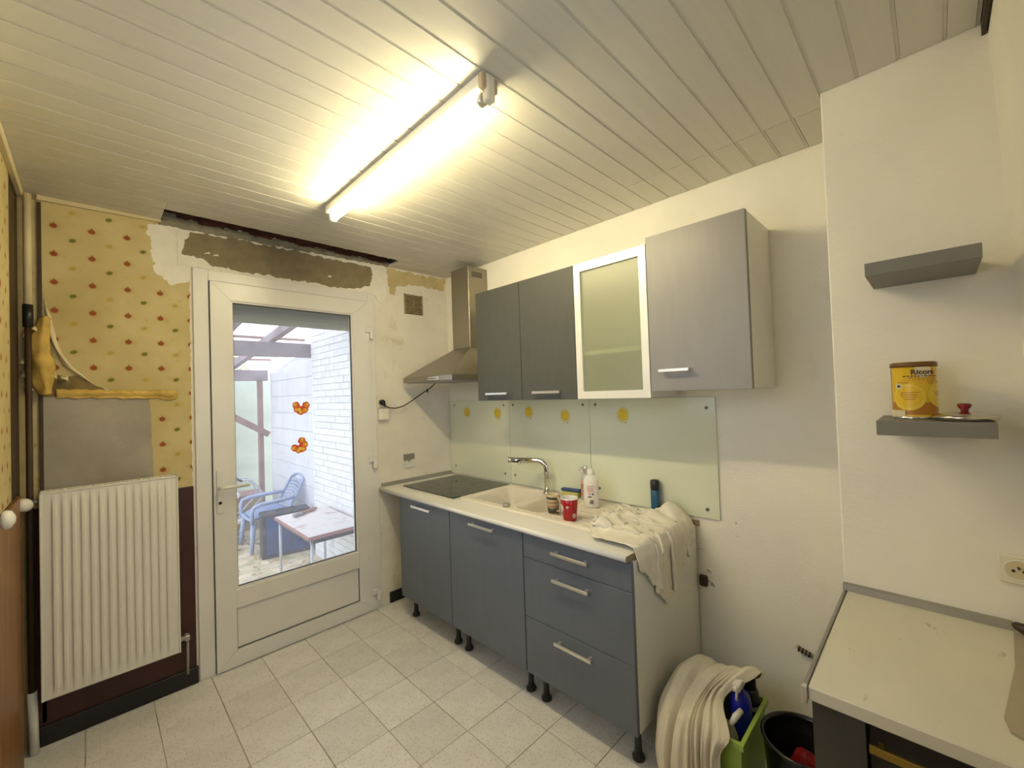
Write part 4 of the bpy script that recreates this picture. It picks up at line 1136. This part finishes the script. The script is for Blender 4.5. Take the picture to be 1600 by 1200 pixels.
# socket on the chimney breast
so = thing('power_socket', (CH_X, -2.99, .94), 'ivory power socket above the pale low worktop', 'socket')
MB().box(CH_X - .010, CH_X, -3.060, -2.984, .944, 1.020, .003).build('cover_plate', M['ivory'], so)
RY = Matrix.Rotation(-math.pi / 2, 4, 'Y')
MB().lathe([(.024, 0), (.026, .0015), (.028, .0015), (.028, 0)], (CH_X - .010, -3.020, .982), 28, M=RY).build('socket_rim', M['white_gloss'], so)
MB().lathe([(0, .0004), (.0245, .0004)], (CH_X - .010, -3.020, .982), 28, M=RY).build('socket_well', M['paper_back'], so)
for y, z in ((-3.0105, .980), (-3.0295, .980)): MB().lathe([(0, .001), (.0035, .001), (.0035, 0)], (CH_X - .0103, y, z), 12, M=RY).build('pin_hole', M['black_plastic'], so)
MB().lathe([(0, .012), (.0028, .011), (.0028, 0)], (CH_X - .0103, -3.020, .990), 12, M=RY).build('earth_pin', M['ink'], so)

# ================================================================== LOW UNIT ON THE RIGHT
lu = thing('low_cabinet', (-.66, -2.84, 0), 'dark grey low cabinet with brass handle under the pale stained worktop', 'cabinet')
LZ = .819
LX = -.955
MB().box(LX + .018, CH_X - .004, -2.668, -2.652, .02, LZ - .035).build('side_panel', M['cab_dark'], lu)
MB().box(LX + .018, CH_X - .004, -3.064, -3.048, .02, LZ - .035).build('side_panel', M['cab_dark'], lu)
MB().box(LX + .05, CH_X - .004, -3.046, -2.669, .02, .036).build('bottom_panel', M['cab_dark'], lu)
MB().box(LX, LX + .016, -2.746, -2.652, .02, LZ - .035).build('filler_panel', M['cab_dark'], lu)
d = MB().box(LX + .022, LX + .040, -3.045, -2.75, .64, LZ - .045, .0012).build('drawer', M['cab_shaded'], lu)
MB().box(LX - .008, LX + .002, -2.95, -2.752, .712, .730, .002).box(LX, LX + .022, -2.775, -2.765, .716, .726).box(LX, LX + .022, -2.935, -2.925, .716, .726).build('handle', M['brass'], d, 'brass bar handle')
MB().box(LX + .022, LX + .040, -3.045, -2.75, .06, .637, .0012).build('door', M['cab_shaded'], lu)
pw = thing('pale_worktop', (-.66, -2.84, LZ - .032), 'pale stained worktop with grey edge strips below the shelves', 'worktop')
MB().box(-.985, CH_X - .0015, -3.066, -2.650, LZ - .032, LZ, .003).build('top_board', M['counter_right'], pw)
MB().box(-.992, CH_X - .0015, -2.6495, -2.642, LZ - .034, LZ + .003, .001).build('end_strip', M['steel_dull'], pw, 'grey metal end strip')
MB().box(-1.000, -.985, -2.650, -2.641, LZ - .036, LZ + .004, .001).build('end_cap', M['alu'], pw, 'bright metal end cap')
MB().prism([(CH_X - .001, LZ + .0005), (CH_X - .018, LZ + .0005), (CH_X - .014, LZ + .018), (CH_X - .001, LZ + .022)], 'y', -3.005, -2.640).build('upstand', M['steel_dull'], pw, 'grey upstand strip')
# thin taupe slab, darker than the worktop, and wooden handle cut by the picture edge
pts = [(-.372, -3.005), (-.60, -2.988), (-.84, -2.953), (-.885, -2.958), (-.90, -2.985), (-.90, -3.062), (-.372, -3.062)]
single(MB().prism(pts, 'z', LZ + .0006, LZ + .005), 'taupe_slab', M['tape'], (-.64, -3.0, LZ), 'thin taupe slab lying at the wall end of the pale worktop', 'mat')
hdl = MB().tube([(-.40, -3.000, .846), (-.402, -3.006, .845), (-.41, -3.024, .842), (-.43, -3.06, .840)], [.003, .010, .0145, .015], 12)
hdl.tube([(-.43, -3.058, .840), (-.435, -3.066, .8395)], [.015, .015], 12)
single(hdl, 'wooden_handle', M['brown_plastic'], (-.41, -3.03, .825), 'dark brown handle tip lying on the taupe slab under the socket', 'handle')

for k, (y, z, a_, b_) in enumerate(((-2.066, .60, .012, .008), (-2.058, .555, .016, .006), (-2.080, .540, .010, .010), (-2.20, .86, .004, .004), (-2.205, .80, .003, .003), (-2.03, .70, .018, .004))):
    MB().prism(jag([(y - a_, z - b_), (y + a_, z - b_ * .6), (y + a_ * .7, z + b_), (y - a_ * .5, z + b_ * .6)], .004, .006, 40 + k), 'x', -.0004, .0).build('scuff_mark', M['scuff'], wr)
# cable ends on the right wall
cs = thing('cable_stub', (0, -2.45, .37), 'short dark ridged cable stub poking from the right wall near the low unit', 'cable')
MB().tube([(-.001, -2.424, .380), (-.012, -2.432, .377), (-.014, -2.462, .369), (-.010, -2.474, .364)], .0085, 10).build('core', M['counter_edge'], cs)
for k in range(4):
    f = k / 3
    MB().tube([(-.013, -2.428 - f * .036, .378 - f * .010), (-.013, -2.434 - f * .036, .3765 - f * .010)], .0115, 10).build('ridge', M['black_plastic'], cs)

# ================================================================== FLOOR CORNER: crate, sheet, bucket
cr = thing('plastic_crate', (-.43, -2.23, 0), 'lime green plastic crate half hidden by the cream sheet', 'crate')
cx0, cx1, cy0, cy1 = -.570, -.285, -2.366, -2.175
def crate():
    b = bmesh.new(); k = .007
    rings = []
    for (o, z) in ((-k, .002), (0, .262), (.010, .262), (.010, .282), (-.003, .282), (-.003, .262), (-k - .003, .008)):
        r = []
        for (x, y) in ((cx0 - o, cy0 - o), (cx1 + o, cy0 - o), (cx1 + o, cy1 + o), (cx0 - o, cy1 + o)): r.append(b.verts.new((x, y, z)))
        rings.append(r)
    for a, c_ in zip(rings, rings[1:]):
        for q in range(4): b.faces.new((a[q], a[(q + 1) % 4], c_[(q + 1) % 4], c_[q]))
    b.faces.new(rings[0][::-1]); b.faces.new(rings[-1])
    bmesh.ops.recalc_face_normals(b, faces=b.faces)
    mb = MB(); return mb.merge(b)
crate().build('tub', M['lime'], cr)
# things in the crate
c = (-.405, -2.316, .012)
sp = thing('spray_bottle', c, 'cobalt blue spray bottle with white trigger standing in the green crate', 'bottle')
MB().lathe([(0, 0), (.044, 0), (.048, .01), (.052, .20), (.051, .28), (.042, .325), (.018, .345), (.014, .36)], c, 24, sy=.75).build('body', M['cobalt'], sp)
Rt = Matrix.Translation(c)
MB().box(-.045, .022, -.014, .014, .355, .385, .006, 2, M=Rt).box(-.055, -.040, -.008, .008, .362, .378, .002, M=Rt).build('spray_head', M['white_gloss'], sp)
MB().tube([Rt @ Vector(p) for p in ((-.022, 0, .358), (-.036, 0, .345), (-.040, 0, .325))], .005, 8).build('trigger', M['white_gloss'], sp)
c = (-.497, -2.300, .012)
g = thing('rolled_bag', c, 'crumpled grey white plastic bag bundle in the green crate', 'bag')
mb = MB(); mb.lathe([(0, .27), (.02, .262), (.032, .23), (.035, .16), (.032, .06), (.02, .0), (0, 0)], c, 18)
for v in mb.b.verts: v.co += v.co.normalized() * noise.noise(v.co * 40) * .012
mb.build('bundle', M['spray_grey'], g)
MB().tube([(-.515, -2.315, .285), (-.49, -2.325, .305), (-.455, -2.333, .312)], [.008, .012, .010], 10).build('white_knot', M['white_gloss'], g)
c = (-.535, -2.332, .02)
g = single(MB().box(-.018, .018, -.020, .020, 0, .215, .006, 2, M=Matrix.Translation(c) @ Matrix.Rotation(.12, 4, 'Y')), 'red_carton', M['dark_red'], c, 'dark red carton in the front corner of the green crate', 'carton')
c = (-.322, -2.326, .012)
g = thing('black_can', c, 'black spray can with white cap at the back of the green crate', 'can')
MB().lathe([(0, 0), (.030, 0), (.030, .30), (.024, .315), (0, .316)], c, 20).build('body', M['ink'], g)
MB().lathe([(0, .375), (.018, .374), (.022, .36), (.022, .316), (0, .316)], c, 18).build('cap', M['black_plastic'], g)
MB().lathe([(.0303, .24), (.0306, .242), (.0306, .255), (.0303, .257)], c, 20).build('stripe', M['white_gloss'], g)
# sheet draped over
rows = [
    [(-.150, -2.075, .16), (-.150, -2.11, .18), (-.155, -2.16, .20), (-.17, -2.22, .22), (-.20, -2.27, .26), (-.23, -2.31, .30), (-.255, -2.345, .34)],
    [(-.225, -2.070, .27), (-.235, -2.11, .315), (-.245, -2.16, .325), (-.25, -2.22, .33), (-.26, -2.275, .350), (-.28, -2.325, .385), (-.30, -2.365, .390)],
    [(-.34, -2.058, .310), (-.37, -2.09, .352), (-.375, -2.14, .362), (-.375, -2.20, .358), (-.38, -2.25, .368), (-.392, -2.305, .412), (-.380, -2.358, .402)],
    [(-.44, -2.052, .280), (-.475, -2.075, .318), (-.490, -2.12, .326), (-.492, -2.175, .322), (-.485, -2.215, .330), (-.478, -2.250, .345), (-.465, -2.280, .335)],
    [(-.53, -2.050, .235), (-.575, -2.075, .26), (-.598, -2.12, .265), (-.605, -2.175, .272), (-.603, -2.220, .285), (-.600, -2.275, .294), (-.592, -2.338, .299)],
    [(-.565, -2.055, .12), (-.625, -2.080, .13), (-.660, -2.125, .14), (-.665, -2.180, .15), (-.655, -2.235, .16), (-.638, -2.275, .19), (-.615, -2.312, .225)],
    [(-.555, -2.065, .012), (-.62, -2.095, .010), (-.668, -2.14, .010), (-.685, -2.19, .010), (-.678, -2.25, .010), (-.660, -2.30, .02), (-.635, -2.335, .05)],
]
NU, NV = 90, 150
mb = net(rows, NU, NV)
ctr = Vector((-.30, -2.2, .10))
mb.b.verts.ensure_lookup_table()
creases = ((.15, .010, .05), (.395, .036, .026), (.555, .012, .03), (.625, .024, .012), (.668, .016, .010), (.735, .026, .015), (.85, .018, .018))
new = []
for i in range(NU + 1):
    for j in range(NV + 1):
        v = mb.b.verts[i * (NV + 1) + j]
        u, w = i / NU, j / NV
        wv = w + .020 * noise.noise(Vector((u * 2.2, w * 3, 4))) * min(1, u * 2) + .006 * noise.noise(Vector((u * 7, w * 9, 1)))
        f = 0
        for k, (c0, d, wd) in enumerate(creases):
            gate = sm(.18 + .10 * noise.noise(Vector((k * 3.1, 0, 0))), .55, u)
            x = (wv - c0) / wd
            f += (-d * math.exp(-x * x) + .18 * d * math.exp(-((abs(x) - 2.1) / .9) ** 2)) * gate
        f += .010 * noise.noise(Vector((w * 6, u * 3, 9))) + .005 * noise.noise(Vector((w * 14, u * 5, 2)))
        f += .0018 * noise.noise(Vector((w * 90, u * 30, 5)))
        d = (v.co - ctr); d.z *= .35 if u > .45 else 1.2
        new.append(v.co + d.normalized() * f)
for v, c in zip(mb.b.verts, new):
    v.co = c
    if v.co.z < .006: v.co.z = .006
    if v.co.y > -2.028: v.co.y = -2.028
thicken(mb, .002)
single(mb, 'cream_sheet', M['sheet'], (-.4, -2.2, 0), 'cream cotton sheet draped over the green crate down to the floor', 'sheet')
# black bucket
c = (-.410, -2.516, 0.001)
bk = thing('black_bucket', c, 'round black waste bin beside the low dark cabinet', 'bin')
MB().lathe([(0, 0), (.100, 0), (.104, .004), (.122, .27), (.128, .272), (.129, .280), (.127, .284), (.119, .283), (.116, .27), (.096, .010), (0, .008)], c, 44).build('pail', M['black_bin'], bk)
c2_ = (-.40, -2.525, .012)
def wrap(c, r, h, seed, m_, name, label, cat):
    mb = MB(); mb.lathe([(0, h), (r * .6, h * .97), (r, h * .7), (r * .95, h * .3), (r * .6, .0), (0, 0)], c, 16)
    for v in mb.b.verts:
        q = (v.co - Vector(c)); v.co += Vector((noise.noise(q * 45 + Vector((seed, 0, 0))), noise.noise(q * 45 + Vector((0, seed, 0))), noise.noise(q * 45 + Vector((0, 0, seed))))) * .018
        v.co.z = max(v.co.z, c[2])
    for f in mb.b.faces: f.smooth = False
    single(mb, name, m_, c, label, cat)
wrap((-.392, -2.520, .012), .054, .215, 3, M['dark_red'], 'red_wrapper', 'crumpled dark red wrapper in the black bin', 'wrapper')
wrap((-.450, -2.458, .012), .024, .20, 8, M['foil'], 'silver_wrapper', 'crumpled silvery wrapper beside the red one in the black bin', 'wrapper')

# ================================================================== THE YARD OUTSIDE
GZ = -.20
yard = struct(MB().box(-6, 3, .25, 9, GZ - .15, GZ), 'ground', M['ground'])
# white painted brick wall along the yard, built brick by brick
WXA = -.40
wa = struct(MB().box(WXA + .012, WXA + .35, .26, 1.995, GZ, 2.75), 'wall_yard', M['ext_mortar'])
bh, bl = .0665, .222
me_b = None
row = 0
z = GZ
while z < 2.25:
    y = .27 - (bl / 2 if row % 2 else 0)
    while y < 1.99:
        y0c, y1c = max(y, .27), min(y + bl, 1.995)
        if y1c - y0c > .03:
            full = abs((y1c - y0c) - bl) < 1e-6
            if full and me_b:
                o = bpy.data.objects.new('brick', me_b); COL.objects.link(o); o.parent = wa
            else:
                hl = (y1c - y0c) / 2 - .0018
                o = MB().box(-.004, .014, -hl, hl, -bh / 2 + .0018, bh / 2 - .0018, .0015).build('brick', M['ext_brick'], wa, local=True)
                if full: me_b = o.data
            o.location = (WXA + random.uniform(-.002, .0015), (y0c + y1c) / 2, z + bh / 2)
        y += bl
    z += bh; row += 1
WXB = -.29
prof = [(1.996, GZ), (3.95, GZ), (3.95, 1.80), (3.80, 1.905), (3.0, 2.045), (1.996, 2.06)]
wbk = struct(MB().prism(prof, 'x', WXB + .012, WXB + .3), 'wall_yard_end', M['ext_mortar'])
z = GZ; row = 0
while z < 1.90:
    y = 2.0 - (.23 if row % 2 else 0)
    while y < 3.93:
        y0c, y1c = max(y, 2.0), min(y + .46, 3.945)
        if y1c - y0c > .04:
            hl = (y1c - y0c) / 2 - .002
            if z + .22 > 1.76 and y1c > 3.5: hl *= .999
            MB().box(WXB - .004, WXB + .013, (y0c + y1c) / 2 - hl, (y0c + y1c) / 2 + hl, z + .002, min(z + .218, 2.03 - max(0, y1c - 3.0) * .13), .002).build('block', M['ext_render'], wbk)
        y += .46
    z += .22; row += 1
struct(MB().box(-6, XL - .15, .0, .25, GZ - .1, 2.72), 'wall_outer', M['ext_facade'])
# pergola
pg = thing('pergola', (-1.2, 2.5, GZ), 'weathered timber pergola over the yard', 'pergola')
MB().box(-3.0, -.22, 2.02, 2.12, 1.975, 2.125, .006).build('beam', M['ext_wood'], pg)
MB().box(-3.0, -.405, .80, .90, 2.165, 2.30, .006).build('beam', M['ext_wood_red'], pg)
MB().box(-3.0, -.305, 3.98, 4.08, 1.80, 1.955, .006).build('beam', M['ext_wood'], pg)
for x in (-.74, -1.20, -1.65, -2.2, -2.8):
    mb = MB(); M4 = Matrix.Translation((x, 2.6, 2.13)) @ Matrix.Rotation(math.radians(-5.6), 4, 'X')
    mb.box(-.035, .035, -1.85, 1.55, -.03, .06, .004, M=M4); mb.build('rafter', M['ext_wood'], pg)
for y in (1.15, 1.5, 1.8, 2.45, 2.8, 3.15, 3.5, 3.8):
    zz = 2.13 + .062 - (y - 2.6) * .098
    MB().box(-3.0, -.31 if y > 2 else -.43, y - .025, y + .025, zz, zz + .025, .003).build('lath', M['ext_wood_red'], pg)
MB().box(-.435, -.375, 3.99, 4.07, GZ, 1.80, .005).build('post', M['ext_wood_red'], pg)
MB().box(-3.0, -2.91, 3.99, 4.07, GZ, 1.80, .005).build('post', M['ext_wood_red'], pg)
mb = MB(); mb.box(-.04, .04, -.03, .03, 0, 1.35, .004, M=Matrix.Translation((-.32, 3.96, 1.02)) @ Matrix.Rotation(math.radians(-57), 4, 'Y')); mb.build('brace', M['ext_wood_red'], pg)
# pale green screen behind
sc = thing('garden_screen', (-1.5, 4.45, GZ), 'pale green translucent garden screen behind the pergola', 'screen')
for k in range(7):
    x = -.15 - k * .52
    MB().box(x - .505, x, 4.44, 4.46, GZ + .05, 1.85, .003).build('panel', M['ext_green'], sc)
    MB().box(x - .515, x - .49, 4.43, 4.50, GZ, 1.86).build('post', M['ext_wood'], sc)
# shrubs beyond
def shrub(c, r, n, label, seed):
    rnd = random.Random(seed)
    t = thing('shrub', (c[0], c[1], GZ), label, 'shrub', 'shrubs beyond the garden screen')
    mb = MB()
    for k in range(n):
        d = Vector((rnd.gauss(0, 1), rnd.gauss(0, 1), rnd.gauss(0, 1))).normalized() * r * (.55 + .45 * rnd.random())
        p = Vector(c) + Vector((d.x, d.y * .6, d.z * .8))
        s = rnd.uniform(.03, .07)
        a = Vector((rnd.gauss(0, 1), rnd.gauss(0, 1), rnd.gauss(0, 1))).normalized(); b_ = a.orthogonal().normalized()
        mb.poly([p, p + a * s + b_ * s * .4, p + a * s * 2, p + a * s - b_ * s * .4])
    f = mb.build('foliage', M['leaf'], t); f['kind'] = 'stuff'
    MB().tube([(c[0], c[1], GZ), (c[0] + .02, c[1], c[2] - r * .3), (c[0] - .05, c[1], c[2] + r * .3)], [.05, .04, .015], 8).build('trunk', M['bark'], t)
shrub((-.75, 6.3, 2.2), .75, 1400, 'bright green leafy shrub seen under the pergola laths', 1)
shrub((-2.75, 6.0, 2.5), .85, 1400, 'bright green leafy shrub further left behind the screen', 2)
# planter wall at the back
pt = thing('planter', (-1.6, 3.72, GZ), 'low ochre planter with timber cap behind the blue chair', 'planter')
for k in range(4): MB().box(-3.0, -.50, 3.60, 3.63, GZ + k * .11, GZ + k * .11 + .106, .003).build('board', M['planter'], pt)
MB().box(-3.0, -.50, 3.86, 3.89, GZ, GZ + .44).build('back_board', M['planter'], pt)
MB().box(-3.0, -.47, 3.57, 3.92, GZ + .44, GZ + .475, .004).build('cap_board', M['ext_wood_red'], pt)
# plastic chair
ch = thing('garden_chair', (-.64, 2.80, GZ), 'pale blue plastic garden chair with slatted back against the white wall', 'chair')
cxm, cym = -.64, 2.80
def cl(a, b_, z): return Vector((cxm + a, cym + b_, GZ + z))        # a: towards the back (+x), b: sideways
for (a, b_, a2, b2) in ((-.25, -.25, -.21, -.20), (-.25, .25, -.21, .20), (.23, -.24, .19, -.19), (.23, .24, .19, .19)):
    MB().tube([cl(a, b_, 0), cl((a + a2) / 2, (b_ + b2) / 2, .18), cl(a2, b2, .345)], [.021, .026, .034], 8).build('leg', M['chair'], ch)
st = MB(); st.grid(lambda u, v: cl(-.25 + u * .47, (-.23 + v * .46) * (1 - .12 * u), .350 + .012 * math.cos(u * 5) - .016 * math.sin(v * math.pi)), 12, 12)
thicken(st, .010).build('seat', M['chair'], ch)
bkr = MB()
def bp(u, v):
    w = .225 * (1 - .30 * max(0, v - .55) ** 1.2)
    return cl(.15 + .20 * v - .03 * (2 * u - 1) ** 2, (-1 + 2 * u) * w, .35 + .43 * v - .05 * (2 * u - 1) ** 2 * v)
for k in range(9):
    v0 = .10 + k * .088
    bkr.grid(lambda u, v, v0=v0: bp(.08 + .84 * u, v0 + .055 * v), 10, 1)
thicken(bkr, .010).build('back_slats', M['chair'], ch)
edge = [bp(.0, 0)] + [bp(.0, v / 8) for v in range(1, 9)] + [bp(u / 8, 1.0) for u in range(1, 8)] + [bp(1.0, 1 - v / 8) for v in range(0, 9)]
MB().tube(edge, .017, 8).build('back_frame', M['chair'], ch)
for s in (-1, 1):
    MB().tube([cl(-.235, s * .235, .33), cl(-.24, s * .255, .46), cl(-.22, s * .262, .515), cl(-.15, s * .265, .538), cl(.10, s * .255, .550), cl(.22, s * .22, .55)], [.022, .021, .022, .024, .024, .018], 8).build('armrest', M['chair'], ch)
cu = MB(); cu.grid(lambda u, v: cl(-.22 + .40 * u, -.20 + .40 * v, .378 + .085 * (math.sin(u * math.pi) * math.sin(v * math.pi)) ** .4 + .012 * noise.noise(Vector((u * 6, v * 6, 2)))), 16, 16)
cu.box(cxm - .21, cxm + .17, cym - .19, cym + .19, GZ + .371, GZ + .384)
single(cu, 'chair_cushion', M['cushion'], cl(0, 0, .445), 'dusty blue cushion lying on the garden chair', 'cushion')
# suitcase
cs = thing('suitcase', (-.6, 2.33, GZ), 'worn dark blue case standing in front of the garden chair', 'suitcase')
Rs = Matrix.Translation((-.60, 2.33, GZ)) @ Matrix.Rotation(math.radians(-8), 4, 'Z')
MB().box(-.215, .225, -.09, .09, .02, .455, .018, 2, M=Rs).build('shell', M['case'], cs)
MB().box(-.245, -.205, -.10, .10, .0, .47, .008, M=Rs).box(.20, .235, -.10, .10, .0, .47, .008, M=Rs).build('end_panel', M['case_dark'], cs)
MB().box(-.25, .24, -.105, .105, .44, .478, .01, M=Rs).box(-.24, .23, -.10, .10, 0, .03, .006, M=Rs).build('edge_band', M['case_dark'], cs)
MB().tube([Rs @ Vector(p) for p in ((-.09, -.02, .475), (-.08, -.02, .50), (.08, -.02, .50), (.09, -.02, .475))], .008, 8).build('handle', M['case_dark'], cs)
MB().box(-.08, -.07, -.094, -.089, .03, .44, M=Rs).box(.05, .06, -.094, -.089, .03, .44, M=Rs).build('moulding', M['case_dark'], cs)
# table
tb = thing('yard_table', (-.67, 1.15, GZ), 'worn white topped table with red brown rim and thin metal legs', 'table')
tx0, tx1, ty0, ty1, tzz = -.915, -.425, .70, 1.60, .40
MB().box(tx0 + .006, tx1 - .006, ty0 + .006, ty1 - .006, tzz - .012, tzz, .003).build('top', M['table_top'], tb)
MB().box(tx0, tx0 + .012, ty0, ty1, tzz - .030, tzz - .001, .003).box(tx1 - .012, tx1, ty0, ty1, tzz - .030, tzz - .001, .003).box(tx0 + .01, tx1 - .01, ty0, ty0 + .012, tzz - .030, tzz - .001, .003).box(tx0 + .01, tx1 - .01, ty1 - .012, ty1, tzz - .030, tzz - .001, .003).build('rim', M['table_rim'], tb)
MB().box(tx0 + .03, tx1 - .03, ty0 + .03, ty0 + .045, tzz - .07, tzz - .012).box(tx0 + .03, tx1 - .03, ty1 - .045, ty1 - .03, tzz - .07, tzz - .012).box(tx0 + .03, tx0 + .045, ty0 + .045, ty1 - .045, tzz - .07, tzz - .012).box(tx1 - .045, tx1 - .03, ty0 + .045, ty1 - .045, tzz - .07, tzz - .012).build('apron', M['case_dark'], tb)
for x in (tx0 + .04, tx1 - .04):
    for y in (ty0 + .04, ty1 - .04):
        MB().tube([(x, y, tzz - .02), (x, y, GZ)], .012, 10).build('leg', M['ext_metal'], tb)
br = thing('paint_brush', (-.62, 1.40, tzz), 'wide brush with red brown handle lying on the yard table', 'brush')
d0, d1 = Vector((-.80, 1.41, tzz + .020)), Vector((-.55, 1.53, tzz + .020))
MB().tube([d0.lerp(d1, .30), d0.lerp(d1, .55), d0.lerp(d1, .85), d1], [.018, .014, .019, .012], 10).build('handle', M['table_rim'], br)
MB().tube([d0, d0.lerp(d1, .08), d0.lerp(d1, .32)], [.016, .019, .019], 10).build('bristle_head', M['grey_rubber'], br)
# little cart behind the chair
kt = thing('push_cart', (-.95, 3.25, GZ), 'small two wheeled push cart with bent silver tube behind the chair', 'cart')
for y in (3.10, 3.40):
    mb = MB(); mb.lathe([(.038, -.014), (.062, -.016), (.070, 0), (.062, .016), (.038, .014), (.036, 0), (.038, -.014)], (-.905, y, GZ + .071), 22, M=Matrix.Rotation(math.pi / 2, 4, 'X'))
    w_ = mb.build('wheel', M['grey_rubber'], kt)
    MB().lathe([(0, -.012), (.037, -.008), (.037, .008), (0, .012)], (-.905, y, GZ + .071), 18, M=Matrix.Rotation(math.pi / 2, 4, 'X')).build('hub', M['ext_metal'], w_)
MB().tube([(-.905, 3.08, GZ + .071), (-.905, 3.42, GZ + .071)], .008, 8).build('axle', M['ext_metal'], kt)
for y in (3.13, 3.37):
    MB().tube([(-.905, y, GZ + .071), (-.80, y, .12), (-.63, y, .30), (-.66, y, .42), (-.74, y, .53), (-.86, y, .545)], .011, 8).build('side_tube', M['ext_metal'], kt)
    MB().tube([(-1.15, y, GZ + .02), (-1.12, y, .02), (-.80, y, .12)], .010, 8).build('front_tube', M['ext_metal'], kt)
MB().tube([(-.86, 3.08, .545), (-.86, 3.42, .545)], .014, 8).build('handle_bar', M['black_plastic'], kt)
MB().box(-1.14, -.80, 3.14, 3.36, .02, .05, .005).box(-1.0, -.86, 3.14, 3.36, .33, .40, .02).build('tray', M['bottle_white'], kt)
# dry leaves on the ground
mb = MB(); rnd = random.Random(5)
for k in range(900):
    p = Vector((rnd.uniform(-2.6, -.45), rnd.uniform(.35, 3.5), GZ + .004 + rnd.random() * .012)); s = rnd.uniform(.015, .045)
    a = Vector((rnd.gauss(0, 1), rnd.gauss(0, 1), rnd.gauss(0, .25))).normalized(); b_ = a.cross(Vector((rnd.gauss(0, .3), rnd.gauss(0, .3), 1))).normalized()
    mb.poly([p, p + a * s + b_ * s * .4, p + a * s * 2, p + a * s - b_ * s * .4])
lf = single(mb, 'leaf_litter', M['leaf_dry'], (-1.5, 2, GZ), 'dry leaf litter scattered over the yard ground', 'leaves'); lf['kind'] = 'stuff'

for o in bpy.data.objects:
    if '_base' in o: del o['_base']
